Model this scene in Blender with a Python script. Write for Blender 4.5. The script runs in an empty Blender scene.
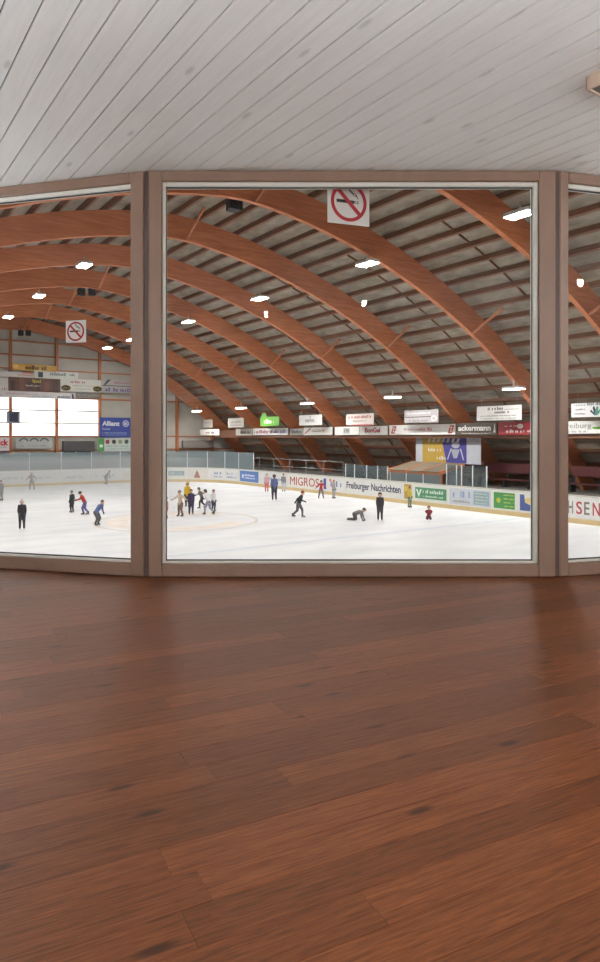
import bpy, bmesh, math, random
from mathutils import Vector, Matrix
random.seed(7)
S = bpy.context.scene
COL = S.collection

# ------------------------------------------------------------------ camera / light / exposure
F = 674.0; CX = 300.0; HY = 437.0            # focal length (px), image centre x, horizon row
EYE = 0.95; ICE = EYE - 3.8                  # restaurant floor is z = 0
TH = 0.608                                   # hall long axis, turned left of the view axis
cam = bpy.data.cameras.new('camera'); camo = bpy.data.objects.new('camera', cam); COL.objects.link(camo)
camo.location = (0, 0, EYE); camo.rotation_euler = (math.pi/2, 0, 0)
cam.sensor_width = 36; cam.sensor_fit = 'AUTO'; cam.lens = F/962*36
cam.shift_y = -(481-HY)/962; cam.clip_start = 0.02; cam.clip_end = 300
S.camera = camo
S.view_settings.view_transform = 'Standard'; S.view_settings.look = 'None'
S.view_settings.gamma = 1; S.view_settings.use_curve_mapping = False
S.view_settings.exposure = 0.0
w = bpy.data.worlds.new('world'); S.world = w; w.use_nodes = True
w.node_tree.nodes['Background'].inputs[0].default_value = (0.75, 0.82, 0.9, 1)
w.node_tree.nodes['Background'].inputs[1].default_value = 0.6
LAMP_S = 238.0       # radiance of the hall floodlights
WIN_S = 2.6          # daylight in the translucent end windows
FILL_LEDGE_S = 50.0        # added fill strips on unseen wall ledges, turned to the ceiling
UP_S = 220.0         # small warm spots
FILL_BOWL_S = 178.0       # added unseen bowl lamps, turned up to brighten the ceiling

# ------------------------------------------------------------------ helpers
cT, sT = math.cos(TH), math.sin(TH)
def W(u, v, z): return Vector((-sT*u + cT*v, cT*u + sT*v, z + EYE))     # hall coords (z from eye level)
def on_v(x, y, v):
    a = (x-CX)/F; t = v/(cT*a+sT); return t*(-sT*a+cT), t*(HY-y)/F
def on_u(x, y, u):
    a = (x-CX)/F; t = u/(-sT*a+cT); return t*(cT*a+sT), t*(HY-y)/F
def on_ice(x, y):
    t = 3.8*F/(y-HY); return Vector(((x-CX)/F*t, t, ICE))
def lin(c):
    return tuple(((k/255)/12.92 if k/255 <= .04045 else ((k/255+.055)/1.055)**2.4) for k in c)

M = {}
def mat(name, rgb, rough=.6, var=0.0, scale=4.0, bump=0.0, stretch=(1,1,1), metal=0.0, rnd=0.0, spec=.5, coat=0.0):
    m = bpy.data.materials.new(name); m.use_nodes = True; nt = m.node_tree; b = nt.nodes['Principled BSDF']
    c = lin(rgb)
    b.inputs['Roughness'].default_value = rough; b.inputs['Metallic'].default_value = metal
    b.inputs['Specular IOR Level'].default_value = spec
    b.inputs['Coat Weight'].default_value = coat
    b.inputs['Base Color'].default_value = (*c, 1)
    if var or bump:
        tc = nt.nodes.new('ShaderNodeTexCoord'); mp = nt.nodes.new('ShaderNodeMapping')
        mp.inputs['Scale'].default_value = stretch
        nt.links.new(tc.outputs['Object'], mp.inputs[0])
        n = nt.nodes.new('ShaderNodeTexNoise'); n.inputs['Scale'].default_value = scale; n.inputs['Detail'].default_value = 5
        nt.links.new(mp.outputs[0], n.inputs['Vector'])
        r = nt.nodes.new('ShaderNodeValToRGB')
        r.color_ramp.elements[0].position = .3; r.color_ramp.elements[1].position = .7
        r.color_ramp.elements[0].color = (*[k*(1-var) for k in c], 1)
        r.color_ramp.elements[1].color = (*[min(1, k*(1+var)) for k in c], 1)
        nt.links.new(n.outputs[0], r.inputs[0]); out = r.outputs[0]
        if rnd:
            oi = nt.nodes.new('ShaderNodeObjectInfo'); hs = nt.nodes.new('ShaderNodeHueSaturation')
            mr = nt.nodes.new('ShaderNodeMapRange'); mr.inputs[3].default_value = 1-rnd; mr.inputs[4].default_value = 1+rnd
            nt.links.new(oi.outputs['Random'], mr.inputs[0]); nt.links.new(mr.outputs[0], hs.inputs['Value'])
            nt.links.new(out, hs.inputs['Color']); out = hs.outputs[0]
        nt.links.new(out, b.inputs['Base Color'])
        if bump:
            bp = nt.nodes.new('ShaderNodeBump'); bp.inputs['Strength'].default_value = bump; bp.inputs['Distance'].default_value = .01
            nt.links.new(n.outputs[0], bp.inputs['Height']); nt.links.new(bp.outputs[0], b.inputs['Normal'])
    M[name] = m; return m
def emit(name, rgb, s):
    m = bpy.data.materials.new(name); m.use_nodes = True; nt = m.node_tree; nt.nodes.clear()
    e = nt.nodes.new('ShaderNodeEmission'); o = nt.nodes.new('ShaderNodeOutputMaterial')
    e.inputs[0].default_value = (*rgb, 1); e.inputs[1].default_value = s
    nt.links.new(e.outputs[0], o.inputs[0]); M[name] = m; return m
def glass(name, tint, refl=1.0, ior=1.45):
    m = bpy.data.materials.new(name); m.use_nodes = True; nt = m.node_tree; nt.nodes.clear()
    t = nt.nodes.new('ShaderNodeBsdfTransparent'); g = nt.nodes.new('ShaderNodeBsdfGlossy'); x = nt.nodes.new('ShaderNodeMixShader')
    f = nt.nodes.new('ShaderNodeFresnel'); o = nt.nodes.new('ShaderNodeOutputMaterial'); mu = nt.nodes.new('ShaderNodeMath')
    mu.operation = 'MULTIPLY'; mu.inputs[1].default_value = refl
    t.inputs[0].default_value = (*tint, 1); g.inputs['Roughness'].default_value = .01; f.inputs[0].default_value = ior
    nt.links.new(f.outputs[0], mu.inputs[0]); nt.links.new(mu.outputs[0], x.inputs[0])
    nt.links.new(t.outputs[0], x.inputs[1]); nt.links.new(g.outputs[0], x.inputs[2]); nt.links.new(x.outputs[0], o.inputs[0])
    M[name] = m; return m
def plain(rgb, rough=.55):
    k = 'paint_%d_%d_%d' % tuple(rgb)
    if k not in M: mat(k, rgb, rough, .05, 3)
    return M[k]

class MB:
    def __init__(s): s.v = []; s.f = []; s.mi = []
    def add(s, vs, fs, mi=0):
        o = len(s.v); s.v += [tuple(p) for p in vs]; s.f += [tuple(i+o for i in f) for f in fs]; s.mi += [mi]*len(fs)
    def box(s, x0, x1, y0, y1, z0, z1, mi=0):
        s.add([(x0,y0,z0),(x1,y0,z0),(x1,y1,z0),(x0,y1,z0),(x0,y0,z1),(x1,y0,z1),(x1,y1,z1),(x0,y1,z1)],
              [(0,3,2,1),(4,5,6,7),(0,1,5,4),(1,2,6,5),(2,3,7,6),(3,0,4,7)], mi)
    def bbox(s, x0, x1, y0, y1, z0, z1, b=.005, mi=0):       # box with chamfered long edges
        bm = bmesh.new(); bmesh.ops.create_cube(bm, size=1)
        for q in bm.verts: q.co = ((x0+x1)/2+q.co.x*(x1-x0), (y0+y1)/2+q.co.y*(y1-y0), (z0+z1)/2+q.co.z*(z1-z0))
        bmesh.ops.bevel(bm, geom=bm.edges[:], offset=b, segments=1, affect='EDGES')
        bm.verts.index_update(); s.add([q.co[:] for q in bm.verts], [[q.index for q in f.verts] for f in bm.faces], mi); bm.free()
    def prism(s, poly, z0, z1, mi=0):
        n = len(poly); s.add([(x,y,z0) for x,y in poly]+[(x,y,z1) for x,y in poly],
            [tuple(range(n))[::-1], tuple(range(n,2*n))]+[(i,(i+1)%n,n+(i+1)%n,n+i) for i in range(n)], mi)
    def beam(s, a, b, wd, hd, mi=0, up=(0,0,1)):
        a = Vector(a); b = Vector(b); d = (b-a).normalized(); up = Vector(up)
        if abs(d.dot(up)) > .98: up = Vector((1,0,0))
        r = d.cross(up).normalized()*wd/2; q = r.cross(d).normalized()*hd/2
        s.add([a-r-q,a+r-q,a+r+q,a-r+q,b-r-q,b+r-q,b+r+q,b-r+q],[(0,1,2,3),(7,6,5,4),(0,4,5,1),(1,5,6,2),(2,6,7,3),(3,7,4,0)], mi)
    def tube(s, a, b, ra, rb=None, n=8, mi=0, cap=0):
        a = Vector(a); b = Vector(b); rb = ra if rb is None else rb; d = (b-a); ln = d.length or 1e-6; d /= ln
        up = Vector((0,0,1)) if abs(d.z) < .9 else Vector((1,0,0)); r = d.cross(up).normalized(); q = r.cross(d)
        prof = [(0, ra), (ln, rb)]
        if cap:
            prof = [(-ra*math.cos(k*math.pi/2/cap), ra*math.sin(k*math.pi/2/cap)) for k in range(1, cap)] + prof + \
                   [(ln+rb*math.cos(k*math.pi/2/cap), rb*math.sin(k*math.pi/2/cap)) for k in range(cap-1, 0, -1)]
        vs = []
        for (t, rr) in prof:
            for k in range(n): an = 2*math.pi*k/n; vs.append(a+d*t+(r*math.cos(an)+q*math.sin(an))*rr)
        m = len(prof); fs = [(i*n+k, i*n+(k+1)%n, (i+1)*n+(k+1)%n, (i+1)*n+k) for i in range(m-1) for k in range(n)]
        i0 = len(vs); vs.append(a-d*(ra if cap else 0)); vs.append(b+d*(rb if cap else 0))
        fs += [(i0, (k+1)%n, k) for k in range(n)] + [(i0+1, (m-1)*n+k, (m-1)*n+(k+1)%n) for k in range(n)]
        s.add(vs, fs, mi)
    def ring(s, cx, cy, r0, r1, z, a0=0, a1=2*math.pi, n=40, mi=0, h=.002, sx=1):
        vs = []; fs = []
        for k in range(n+1):
            a = a0+(a1-a0)*k/n
            for r in (r0, r1):
                for zz in (z, z+h): vs.append((cx+sx*r*math.cos(a), cy+r*math.sin(a), zz))
        for k in range(n):
            o = 4*k; fs += [(o+1,o+3,o+7,o+5),(o,o+4,o+6,o+2),(o+2,o+6,o+7,o+3),(o,o+1,o+5,o+4)]
        s.add(vs, fs, mi)
    def mesh(s, name, mats, smooth=False):
        me = bpy.data.meshes.new(name); me.from_pydata(s.v, [], s.f)
        bm = bmesh.new(); bm.from_mesh(me); bmesh.ops.recalc_face_normals(bm, faces=bm.faces[:]); bm.to_mesh(me); bm.free()
        for m in (mats if isinstance(mats, (list, tuple)) else [mats]): me.materials.append(M[m] if isinstance(m, str) else m)
        for p, i in zip(me.polygons, s.mi): p.material_index = i; p.use_smooth = smooth
        return me
    def build(s, name, mats, parent=None, loc=None, rot=None, smooth=False):
        return link(name, s.mesh(name, mats, smooth), parent, loc, rot)
def link(name, data, parent=None, loc=None, rot=None):
    o = bpy.data.objects.new(name, data); COL.objects.link(o)
    if parent: o.parent = parent
    if loc is not None: o.location = loc
    if rot is not None: o.rotation_euler = rot
    return o
def tag(o, label, cat, group=None):
    o['label'] = label; o['category'] = cat
    if group: o['group'] = group
    return o
def struct(o): o['kind'] = 'structure'; return o
def hall(name, mb, mats, u=0, v=0, z=0, parent=None, smooth=False):   # local x = v, y = u
    if parent: return mb.build(name, mats, parent, (v, u, z), None, smooth)
    return mb.build(name, mats, None, W(u, v, z), (0, 0, TH), smooth)

# ------------------------------------------------------------------ materials
def wood(name, c1, c2, rough, sc, stretch, rnd=0, knots=0, bump=.05, spec=.5, coord='Object', kmix=.85):
    m = bpy.data.materials.new(name); m.use_nodes = True; nt = m.node_tree; b = nt.nodes['Principled BSDF']
    b.inputs['Roughness'].default_value = rough; b.inputs['Specular IOR Level'].default_value = spec
    tc = nt.nodes.new('ShaderNodeTexCoord'); oi = nt.nodes.new('ShaderNodeObjectInfo')
    mul = nt.nodes.new('ShaderNodeMath'); mul.operation = 'MULTIPLY'; mul.inputs[1].default_value = 37.0
    nt.links.new(oi.outputs['Random'], mul.inputs[0])
    ad = nt.nodes.new('ShaderNodeVectorMath'); ad.operation = 'ADD'
    nt.links.new(tc.outputs[coord], ad.inputs[0]); nt.links.new(mul.outputs[0], ad.inputs[1])
    mp = nt.nodes.new('ShaderNodeMapping'); mp.inputs['Scale'].default_value = stretch
    nt.links.new(ad.outputs[0], mp.inputs[0])
    n = nt.nodes.new('ShaderNodeTexNoise'); n.inputs['Scale'].default_value = sc; n.inputs['Detail'].default_value = 7
    n.inputs['Roughness'].default_value = .65; n.inputs['Distortion'].default_value = .8
    nt.links.new(mp.outputs[0], n.inputs['Vector'])
    r = nt.nodes.new('ShaderNodeValToRGB'); r.color_ramp.elements[0].position = .32; r.color_ramp.elements[1].position = .68
    r.color_ramp.elements[0].color = (*lin(c1), 1); r.color_ramp.elements[1].color = (*lin(c2), 1)
    nt.links.new(n.outputs[0], r.inputs[0]); out = r.outputs[0]
    if knots:
        mp2 = nt.nodes.new('ShaderNodeMapping'); mp2.inputs['Scale'].default_value = (1.3, 4.0, 1)
        nt.links.new(ad.outputs[0], mp2.inputs[0])
        vo = nt.nodes.new('ShaderNodeTexVoronoi'); vo.inputs['Scale'].default_value = knots; vo.voronoi_dimensions = '2D'
        nt.links.new(mp2.outputs[0], vo.inputs['Vector'])
        r2 = nt.nodes.new('ShaderNodeValToRGB'); r2.color_ramp.elements[0].position = .02; r2.color_ramp.elements[1].position = .055
        r2.color_ramp.elements[0].color = (.22, .2, .18, 1); r2.color_ramp.elements[1].color = (1, 1, 1, 1)
        nt.links.new(vo.outputs['Distance'], r2.inputs[0])
        mx = nt.nodes.new('ShaderNodeMix'); mx.data_type = 'RGBA'; mx.blend_type = 'MULTIPLY'; mx.inputs[0].default_value = kmix
        nt.links.new(out, mx.inputs[6]); nt.links.new(r2.outputs[0], mx.inputs[7]); out = mx.outputs[2]
    if rnd:
        hs = nt.nodes.new('ShaderNodeHueSaturation'); mr = nt.nodes.new('ShaderNodeMapRange')
        mr.inputs[3].default_value = 1-rnd; mr.inputs[4].default_value = 1+rnd
        nt.links.new(oi.outputs['Random'], mr.inputs[0]); nt.links.new(mr.outputs[0], hs.inputs['Value'])
        nt.links.new(out, hs.inputs['Color']); out = hs.outputs[0]
    nt.links.new(out, b.inputs['Base Color'])
    bp = nt.nodes.new('ShaderNodeBump'); bp.inputs['Strength'].default_value = bump; bp.inputs['Distance'].default_value = .004
    nt.links.new(n.outputs[0], bp.inputs['Height']); nt.links.new(bp.outputs[0], b.inputs['Normal'])
    M[name] = m
wood('floor_wood', (64, 31, 14), (104, 58, 30), .5, 5, (1.5, 30, 1), rnd=.22, knots=.8, spec=.14)
wood('ceiling_wood', (232, 232, 231), (241, 241, 240), .55, 4, (.6, 9, 1), rnd=.02, knots=.7, bump=.02, spec=.3, kmix=.28)
wood('glulam', (184, 110, 72), (214, 138, 96), .6, 3, (.25, 1, 3.0), rnd=.05, spec=.3)
wood('purlin_wood', (112, 78, 60), (142, 100, 78), .65, 3, (6, .3, 3), rnd=.1, spec=.3)
wood('post_wood', (168, 104, 70), (196, 128, 90), .6, 3, (4, 4, .4), rnd=.05, spec=.3)
mat('deck', (152, 141, 126), .85, .28, 1.6, .2, (2.0, .8, 2), rnd=.06)
mat('frame_paint', (131, 104, 90), .45, .06, 9, .03, (1, 1, .2))
mat('post_paint', (80, 60, 52), .5, .05, 6)
mat('bead', (222, 220, 214), .4, .02, 5)
mat('gasket', (52, 54, 52), .6, .05, 6)
mat('white_wall', (226, 222, 214), .7, .03, 3)
mat('slab', (96, 84, 74), .8, .05, 3)
mat('wall_panel', (186, 182, 172), .7, .08, .9, .05)
mat('concrete', (120, 116, 110), .85, .15, 2, .15)
mat('dark_metal', (52, 52, 54), .5, .1, 5, metal=.4)
mat('grey_metal', (150, 152, 152), .4, .05, 5, metal=.6)
mat('board_white', (232, 231, 226), .45, .03, 2)
mat('kick', (214, 190, 140), .5, .05, 3)
mat('top_rail', (206, 206, 196), .4, .05, 3)
mat('lamp_body', (200, 200, 196), .4, .03, 4)
mat('maroon', (86, 34, 36), .7, .1, 2)
mat('speaker', (38, 38, 42), .6, .1, 6)
emit('lamp_glow', (1, .985, .96), LAMP_S)
emit('window_glow', (1, .985, .94), WIN_S)
emit('fill_ledge_glow', (.88, .95, 1), FILL_LEDGE_S)
emit('fill_bowl_glow', (.88, .95, 1), FILL_BOWL_S)
emit('warm_glow', (1, .86, .66), UP_S)
glass('pane_glass', (.975, .985, .98), .6)
def plexi(name, haze):
    m = glass(name, (.72, .80, .83), 1.0); nt = m.node_tree
    out = next(n for n in nt.nodes if n.type == 'OUTPUT_MATERIAL'); src = out.inputs[0].links[0].from_socket
    d = nt.nodes.new('ShaderNodeBsdfTranslucent'); d2 = nt.nodes.new('ShaderNodeBsdfDiffuse'); x1 = nt.nodes.new('ShaderNodeMixShader'); x2 = nt.nodes.new('ShaderNodeMixShader')
    d.inputs[0].default_value = d2.inputs[0].default_value = (.62, .72, .76, 1)
    nt.links.new(d.outputs[0], x1.inputs[1]); nt.links.new(d2.outputs[0], x1.inputs[2]); x2.inputs[0].default_value = haze
    nt.links.new(src, x2.inputs[1]); nt.links.new(x1.outputs[0], x2.inputs[2]); nt.links.new(x2.outputs[0], out.inputs[0])
plexi('plexi', .3); plexi('clear_shield', .12)

# ice: white with faint circle and line paint and skate scuffs
def ice_mat():
    m = mat('ice', (240, 243, 247), .48, 0, 1); nt = m.node_tree; b = nt.nodes['Principled BSDF']
    tc = nt.nodes.new('ShaderNodeTexCoord'); n = nt.nodes.new('ShaderNodeTexNoise'); n.inputs['Scale'].default_value = .35; n.inputs['Detail'].default_value = 8
    mp = nt.nodes.new('ShaderNodeMapping'); mp.inputs['Scale'].default_value = (1, 2.2, 1); nt.links.new(tc.outputs['Object'], mp.inputs[0])
    nt.links.new(mp.outputs[0], n.inputs['Vector'])
    r = nt.nodes.new('ShaderNodeValToRGB'); r.color_ramp.elements[0].position = .35; r.color_ramp.elements[1].position = .65
    r.color_ramp.elements[0].color = (.67, .69, .715, 1); r.color_ramp.elements[1].color = (.79, .80, .81, 1)
    nt.links.new(n.outputs[0], r.inputs[0]); nt.links.new(r.outputs[0], b.inputs['Base Color'])
    b.inputs['Specular IOR Level'].default_value = .35
ice_mat()

# ------------------------------------------------------------------ hall geometry
V0, EE, RR, ZC = 12.59, 3.18, 31.67, -22.61
def soff(v): return ZC + math.sqrt(RR*RR - (math.sqrt((v-V0)**2+.72)+EE)**2)
def nrm(v):
    d = (soff(v+.01)-soff(v-.01))/.02; k = math.hypot(1, d); return -d/k, 1/k
VF0, VF1 = V0-22.3, V0+22.3
U_END = 60.0; U_NEAR = -11.0
DEPTH = 1.05
def arcpts(n):      # equal arc-length samples of the soffit
    vs = [VF0+(VF1-VF0)*k/2000 for k in range(2001)]; L = [0]
    for a, b in zip(vs, vs[1:]): L.append(L[-1]+math.hypot(b-a, soff(b)-soff(a)))
    out = []; j = 0
    for k in range(n+1):
        t = L[-1]*k/n
        while j < 1999 and L[j+1] < t: j += 1
        out.append(vs[j]+(vs[j+1]-vs[j])*((t-L[j])/(L[j+1]-L[j])))
    return out, L[-1]
# arch mesh, shared
AV, ALEN = arcpts(56)
mb = MB(); TW = .22; prof = []
for v in AV:
    nx, nz = nrm(v); s0 = soff(v); prof.append(((v, s0), (v+nx*DEPTH, s0+nz*DEPTH)))
vs = []
for (a, b) in prof:
    vs += [(a[0], 0, a[1]), (b[0], 0, b[1]), (b[0], TW, b[1]), (a[0], TW, a[1])]
fs = []
for k in range(len(prof)-1):
    o = 4*k; fs += [(o, o+4, o+5, o+1), (o+1, o+5, o+6, o+2), (o+2, o+6, o+7, o+3), (o+3, o+7, o+4, o)]
fs += [(0, 1, 2, 3), (4*len(prof)-4, 4*len(prof)-1, 4*len(prof)-2, 4*len(prof)-3)]
mb.add(vs, fs)
arch_me = mb.mesh('glulam_arch', 'glulam')
mbb = MB(); mbb.beam((0, 0, 0), (0, -1.74, .92), .08, .11); brace_near = mbb.mesh('knee_brace', 'post_wood')
mbb = MB(); mbb.bbox(-.03, .03, -.03, TW+.03, -.06, .95, .01); splice_me = mbb.mesh('splice_plate', 'post_wood')
ARCH_U = [21.64+6*i for i in range(-3, 6)] + [58.6]
names = {-3: 'glued laminated timber arch over the restaurant side of the hall', 6: 'glued laminated timber arch next to the glazed end wall'}
order = ['eighth', 'seventh', 'sixth', 'fifth', 'fourth', 'third', 'second']
for k, u in enumerate(ARCH_U):
    o = link('glulam_arch', arch_me, None, W(u, 0, 0), (0, 0, TH))
    i = k-3
    ordn = ['tenth', 'ninth'] + order
    lab = 'orange-brown glued timber roof arch set nearly against the end wall' if k == len(ARCH_U)-1 else \
        'orange-brown glued timber roof arch spanning the rink, %s counted from the end wall' % ordn[k]
    tag(o, lab, 'roof arch', 'timber arches of the ice hall roof')
    for bv in (.1, 13.05, 25.1):
        b = link('knee_brace', brace_near, o, (bv, 0, soff(bv)+.06))

# roof: deck panels and purlins
roof = struct(link('ceiling_hall', None, None, W(0, 0, 0), (0, 0, TH)))
NP = round(ALEN*(1+DEPTH/RR)/1.0/2)*2
PV, _ = arcpts(NP)
def off(v, d): nx, nz = nrm(v); return (v+nx*d, soff(v)+nz*d)
for k in range(NP):
    a, b = PV[k], PV[k+1]; mid = (a+b)/2
    m = MB(); pts = [off(a, DEPTH+.25), off(mid, DEPTH+.25), off(b, DEPTH+.25), off(b, DEPTH+.37), off(mid, DEPTH+.37), off(a, DEPTH+.37)]
    n = 6
    m.add([(p[0], U_NEAR, p[1]) for p in pts]+[(p[0], U_END+.4, p[1]) for p in pts],
          [tuple(range(n)), tuple(range(n, 2*n))[::-1]]+[(i, n+i, n+(i+1)%n, (i+1)%n) for i in range(n)])
    m.build('deck_panel', 'deck', roof)
for k in range(1, NP):
    v = PV[k]; nx, nz = nrm(v); t = (nz, -nx)
    p = lambda s, d: (v+nx*d+t[0]*s, soff(v)+nz*d+t[1]*s)
    m = MB(); pts = [p(-.06, DEPTH), p(.06, DEPTH), p(.06, DEPTH+.26), p(-.06, DEPTH+.26)]
    m.add([(q[0], U_NEAR, q[1]) for q in pts]+[(q[0], U_END+.4, q[1]) for q in pts],
          [(0, 1, 2, 3), (7, 6, 5, 4), (0, 4, 5, 1), (1, 5, 6, 2), (2, 6, 7, 3), (3, 7, 4, 0)])
    m.build('purlin', 'purlin_wood', roof)
for i in range(-2, 6):          # mid-bay bridging strips under the deck
    u = 21.64+6*i+3.1; m = MB()
    bv = [v for v in PV if v > V0+6]
    for a, b in zip(bv, bv[1:]):
        p0, p1, p2, p3 = off(a, DEPTH+.17), off(b, DEPTH+.17), off(b, DEPTH+.26), off(a, DEPTH+.26)
        m.add([(q[0], y, q[1]) for y in (u, u+.05) for q in (p0, p1, p2, p3)],
              [(0, 1, 2, 3), (7, 6, 5, 4), (0, 4, 5, 1), (1, 5, 6, 2), (2, 6, 7, 3), (3, 7, 4, 0)])
    m.build('bridging_strip', 'purlin_wood', roof)

# ice and stands floor
m = MB(); m.box(-3.5, 26.9, -6, 54.6, -.1, 0)
ice = struct(hall('floor_ice', m, 'ice', 0, 0, -3.8))
m = MB(); m.ring(12.9, 28.3, 3.55, 3.68, .0005, mi=0, n=56, h=.002)
mat('circle_paint', (205, 190, 176), .4, .1, 2); mat('line_paint', (200, 208, 218), .4, .08, 2)
hall('centre_circle', m, 'circle_paint', 0, 0, 0, ice)
m = MB(); m.ring(12.9, 28.3, 2.2, 3.2, .0005, a0=.3, a1=5.6, n=56, h=.0012)
mat('logo_tint', (226, 216, 206), .4, .12, 1.2); hall('centre_emblem', m, 'logo_tint', 0, 0, 0, ice)
m = MB(); m.box(-3.4, 26.8, 19.85, 20.1, .0005, .002); hall('ice_line', m, 'line_paint', 0, 0, 0, ice)
m = MB(); m.box(-22, 52, -20, 70, -.5, -.12)
struct(hall('floor_hall', m, 'concrete', 0, 0, -3.8))

# stands platform behind the far boards
m = MB(); m.box(27.15, 30.2, -6, 58, -.1, .35); m.box(30.2, 36, -6, 58, -.1, .85)
struct(hall('floor_stand', m, 'concrete', 0, 0, -3.8))
# end wall ----------------------------------------------------------------
wall_end = struct(link('wall_end', None, None, W(U_END, 0, 0), (0, 0, TH)))
COLS = [12.27+3.75*k for k in range(-5, 6)]
GZ = [-3.8, -2.4, -1.15, .06, 3.38, 4.6, 5.75, 6.9, 8.05, 9.3, 10.9]
def roofz(v): return soff(min(max(v, VF0+.05), VF1-.05))+DEPTH+.2 if VF0 < v < VF1 else -3.8
for a, b in zip(COLS, COLS[1:]):
    for z0, z1 in zip(GZ, GZ[1:]):
        if z0 == .06 and 4 < a < 18: continue
        zt = min(z1, max(roofz(a), roofz(b)))
        if zt-z0 < .05: continue
        m = MB(); m.box(a, b, 0, .15, z0, zt); m.build('wall_panel', 'wall_panel', wall_end)
for a, b in ((VF0-1, COLS[0]), (COLS[-1], VF1+1)):
    m = MB(); m.box(a, b, 0, .15, -3.8, 3); m.build('wall_panel', 'wall_panel', wall_end)
for c in COLS:
    zt = roofz(c)-.25
    if zt > -3: m = MB(); m.bbox(c-.11, c+.11, -.3, 0, -3.8, zt, .01); m.build('wall_post', 'post_wood', wall_end)
for z in GZ[1:-1]:
    half = next((h for h in [22-.1*j for j in range(220)] if roofz(V0+h) > z+.4), 0)
    if half > 1: m = MB(); m.bbox(V0-half, V0+half, -.1, 0, z-.06, z+.06, .008); m.build('girt', 'post_wood', wall_end)
wn = 4
for a, b in zip(COLS, COLS[1:]):
    if 4 < a < 18:
        wo = struct(link('window_%d' % wn, None, None, W(U_END, 0, 0), (0, 0, TH))); wn += 1
        for r in range(3):
            z0 = .12+r*1.085; m = MB(); m.box(a+.11, b-.11, .03, .06, z0, z0+1.06); m.build('window_pane', 'window_glow', wo)
        for r in (1, 2):
            z0 = .12+r*1.085; m = MB(); m.bbox(a+.11, b-.11, -.04, .1, z0-.06, z0+.04, .005); m.build('window_bar', 'grey_metal', wo)
# side closing walls at the feet of the roof, and the near end of the hall
m = MB(); m.box(VF1+1.3, VF1+1.5, U_NEAR, U_END, -3.8, -2.4); struct(hall('wall_far_side', m, 'concrete'))
m = MB(); m.box(VF0-1.5, VF0-1.3, U_NEAR, U_END, -4.2, -2.2); struct(hall('wall_near_side', m, 'concrete'))
m = MB(); poly = [(VF0-.5, -3.8)]+[(v, roofz(v)+.1) for v in PV[1:-1]]+[(VF1+.5, -3.8)]
n = len(poly); m.add([(p[0], 0, p[1]) for p in poly]+[(p[0], .2, p[1]) for p in poly],
    [tuple(range(n)), tuple(range(n, 2*n))[::-1]]+[(i, (i+1)%n, n+(i+1)%n, n+i) for i in range(n)])
struct(hall('wall_near_end', m, 'wall_panel', U_NEAR-.2))

# ------------------------------------------------------------------ rink boards
boards = tag(link('rink_boards', None, None, W(0, 0, -3.8), (0, 0, TH)), 'white ice rink boards with advertising panels, yellow kick strip and rounded corner', 'rink boards')
BV, BU, BR = 26.9, 54.5, 7.2
path = []
u = 8.0
while u < BU-BR-.01: path.append((BV, u)); u += (BU-BR-8.0)/17
for k in range(0, 7):
    a = k/6*math.pi/2; path.append((BV-BR+BR*math.cos(a), BU-BR+BR*math.sin(a)))
v = BV-BR-2.4
while v > -3: path.append((v, BU)); v -= 2.4
segs = list(zip(path, path[1:]))
BH = 1.24
for (a, b) in segs:
    A = Vector((*a, 0)); B = Vector((*b, 0)); d = (B-A).normalized(); nn = Vector((d.y, -d.x, 0))   # outward
    if nn.dot(A-Vector((12, 27, 0))) < 0: nn = -nn
    A2 = A+d*.012; B2 = B-d*.012
    m = MB(); m.prism([(A2+nn*0)[:2], (B2)[:2], (B2+nn*.1)[:2], (A2+nn*.1)[:2]], .22, BH-.05); m.build('board_panel', 'board_white', boards)
    m = MB(); m.prism([(A-nn*.015)[:2], (B-nn*.015)[:2], (B+nn*.1)[:2], (A+nn*.1)[:2]], 0, .22); m.build('kick_strip', 'kick', boards)
    m = MB(); m.prism([(A-nn*.03)[:2], (B-nn*.03)[:2], (B+nn*.14)[:2], (A+nn*.14)[:2]], BH-.05, BH); m.build('top_rail', 'top_rail', boards)
# acrylic shields: corner and end, then short stretches on the side
mat('shield_post', (214, 220, 220), .4, .03, 4)
shield = tag(link('rink_shield', None, None, W(0, 0, -3.8+BH), (0, 0, TH)), 'clear teal acrylic shield with white posts above the rounded corner boards', 'rink shield')
def shield_run(sh, pts, h, pm='plexi'):
    for (a, b) in pts:
        A = Vector((*a, 0)); B = Vector((*b, 0)); d = (B-A).normalized(); nn = Vector((-d.y, d.x, 0))
        m = MB(); m.prism([(A+d*.04-nn*.01)[:2], (B-d*.04-nn*.01)[:2], (B-d*.04+nn*.01)[:2], (A+d*.04+nn*.01)[:2]], 0, h); m.build('shield_pane', pm, sh)
        m = MB(); m.tube(A, A+Vector((0, 0, h+.03)), .035, n=6); m.build('shield_post', 'shield_post', sh)
    A = Vector((*pts[-1][1], 0)); m = MB(); m.tube(A, A+Vector((0, 0, h+.03)), .035, n=6); m.build('shield_post', 'shield_post', sh)
offs = [((a[0]+.05*(a[1] < BU-.1 or 1), a[1]+.05), (b[0]+.05, b[1]+.05)) for a, b in segs if max(a[1], b[1]) > BU-BR-.2]
shield_run(shield, offs, 1.33)

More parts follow.
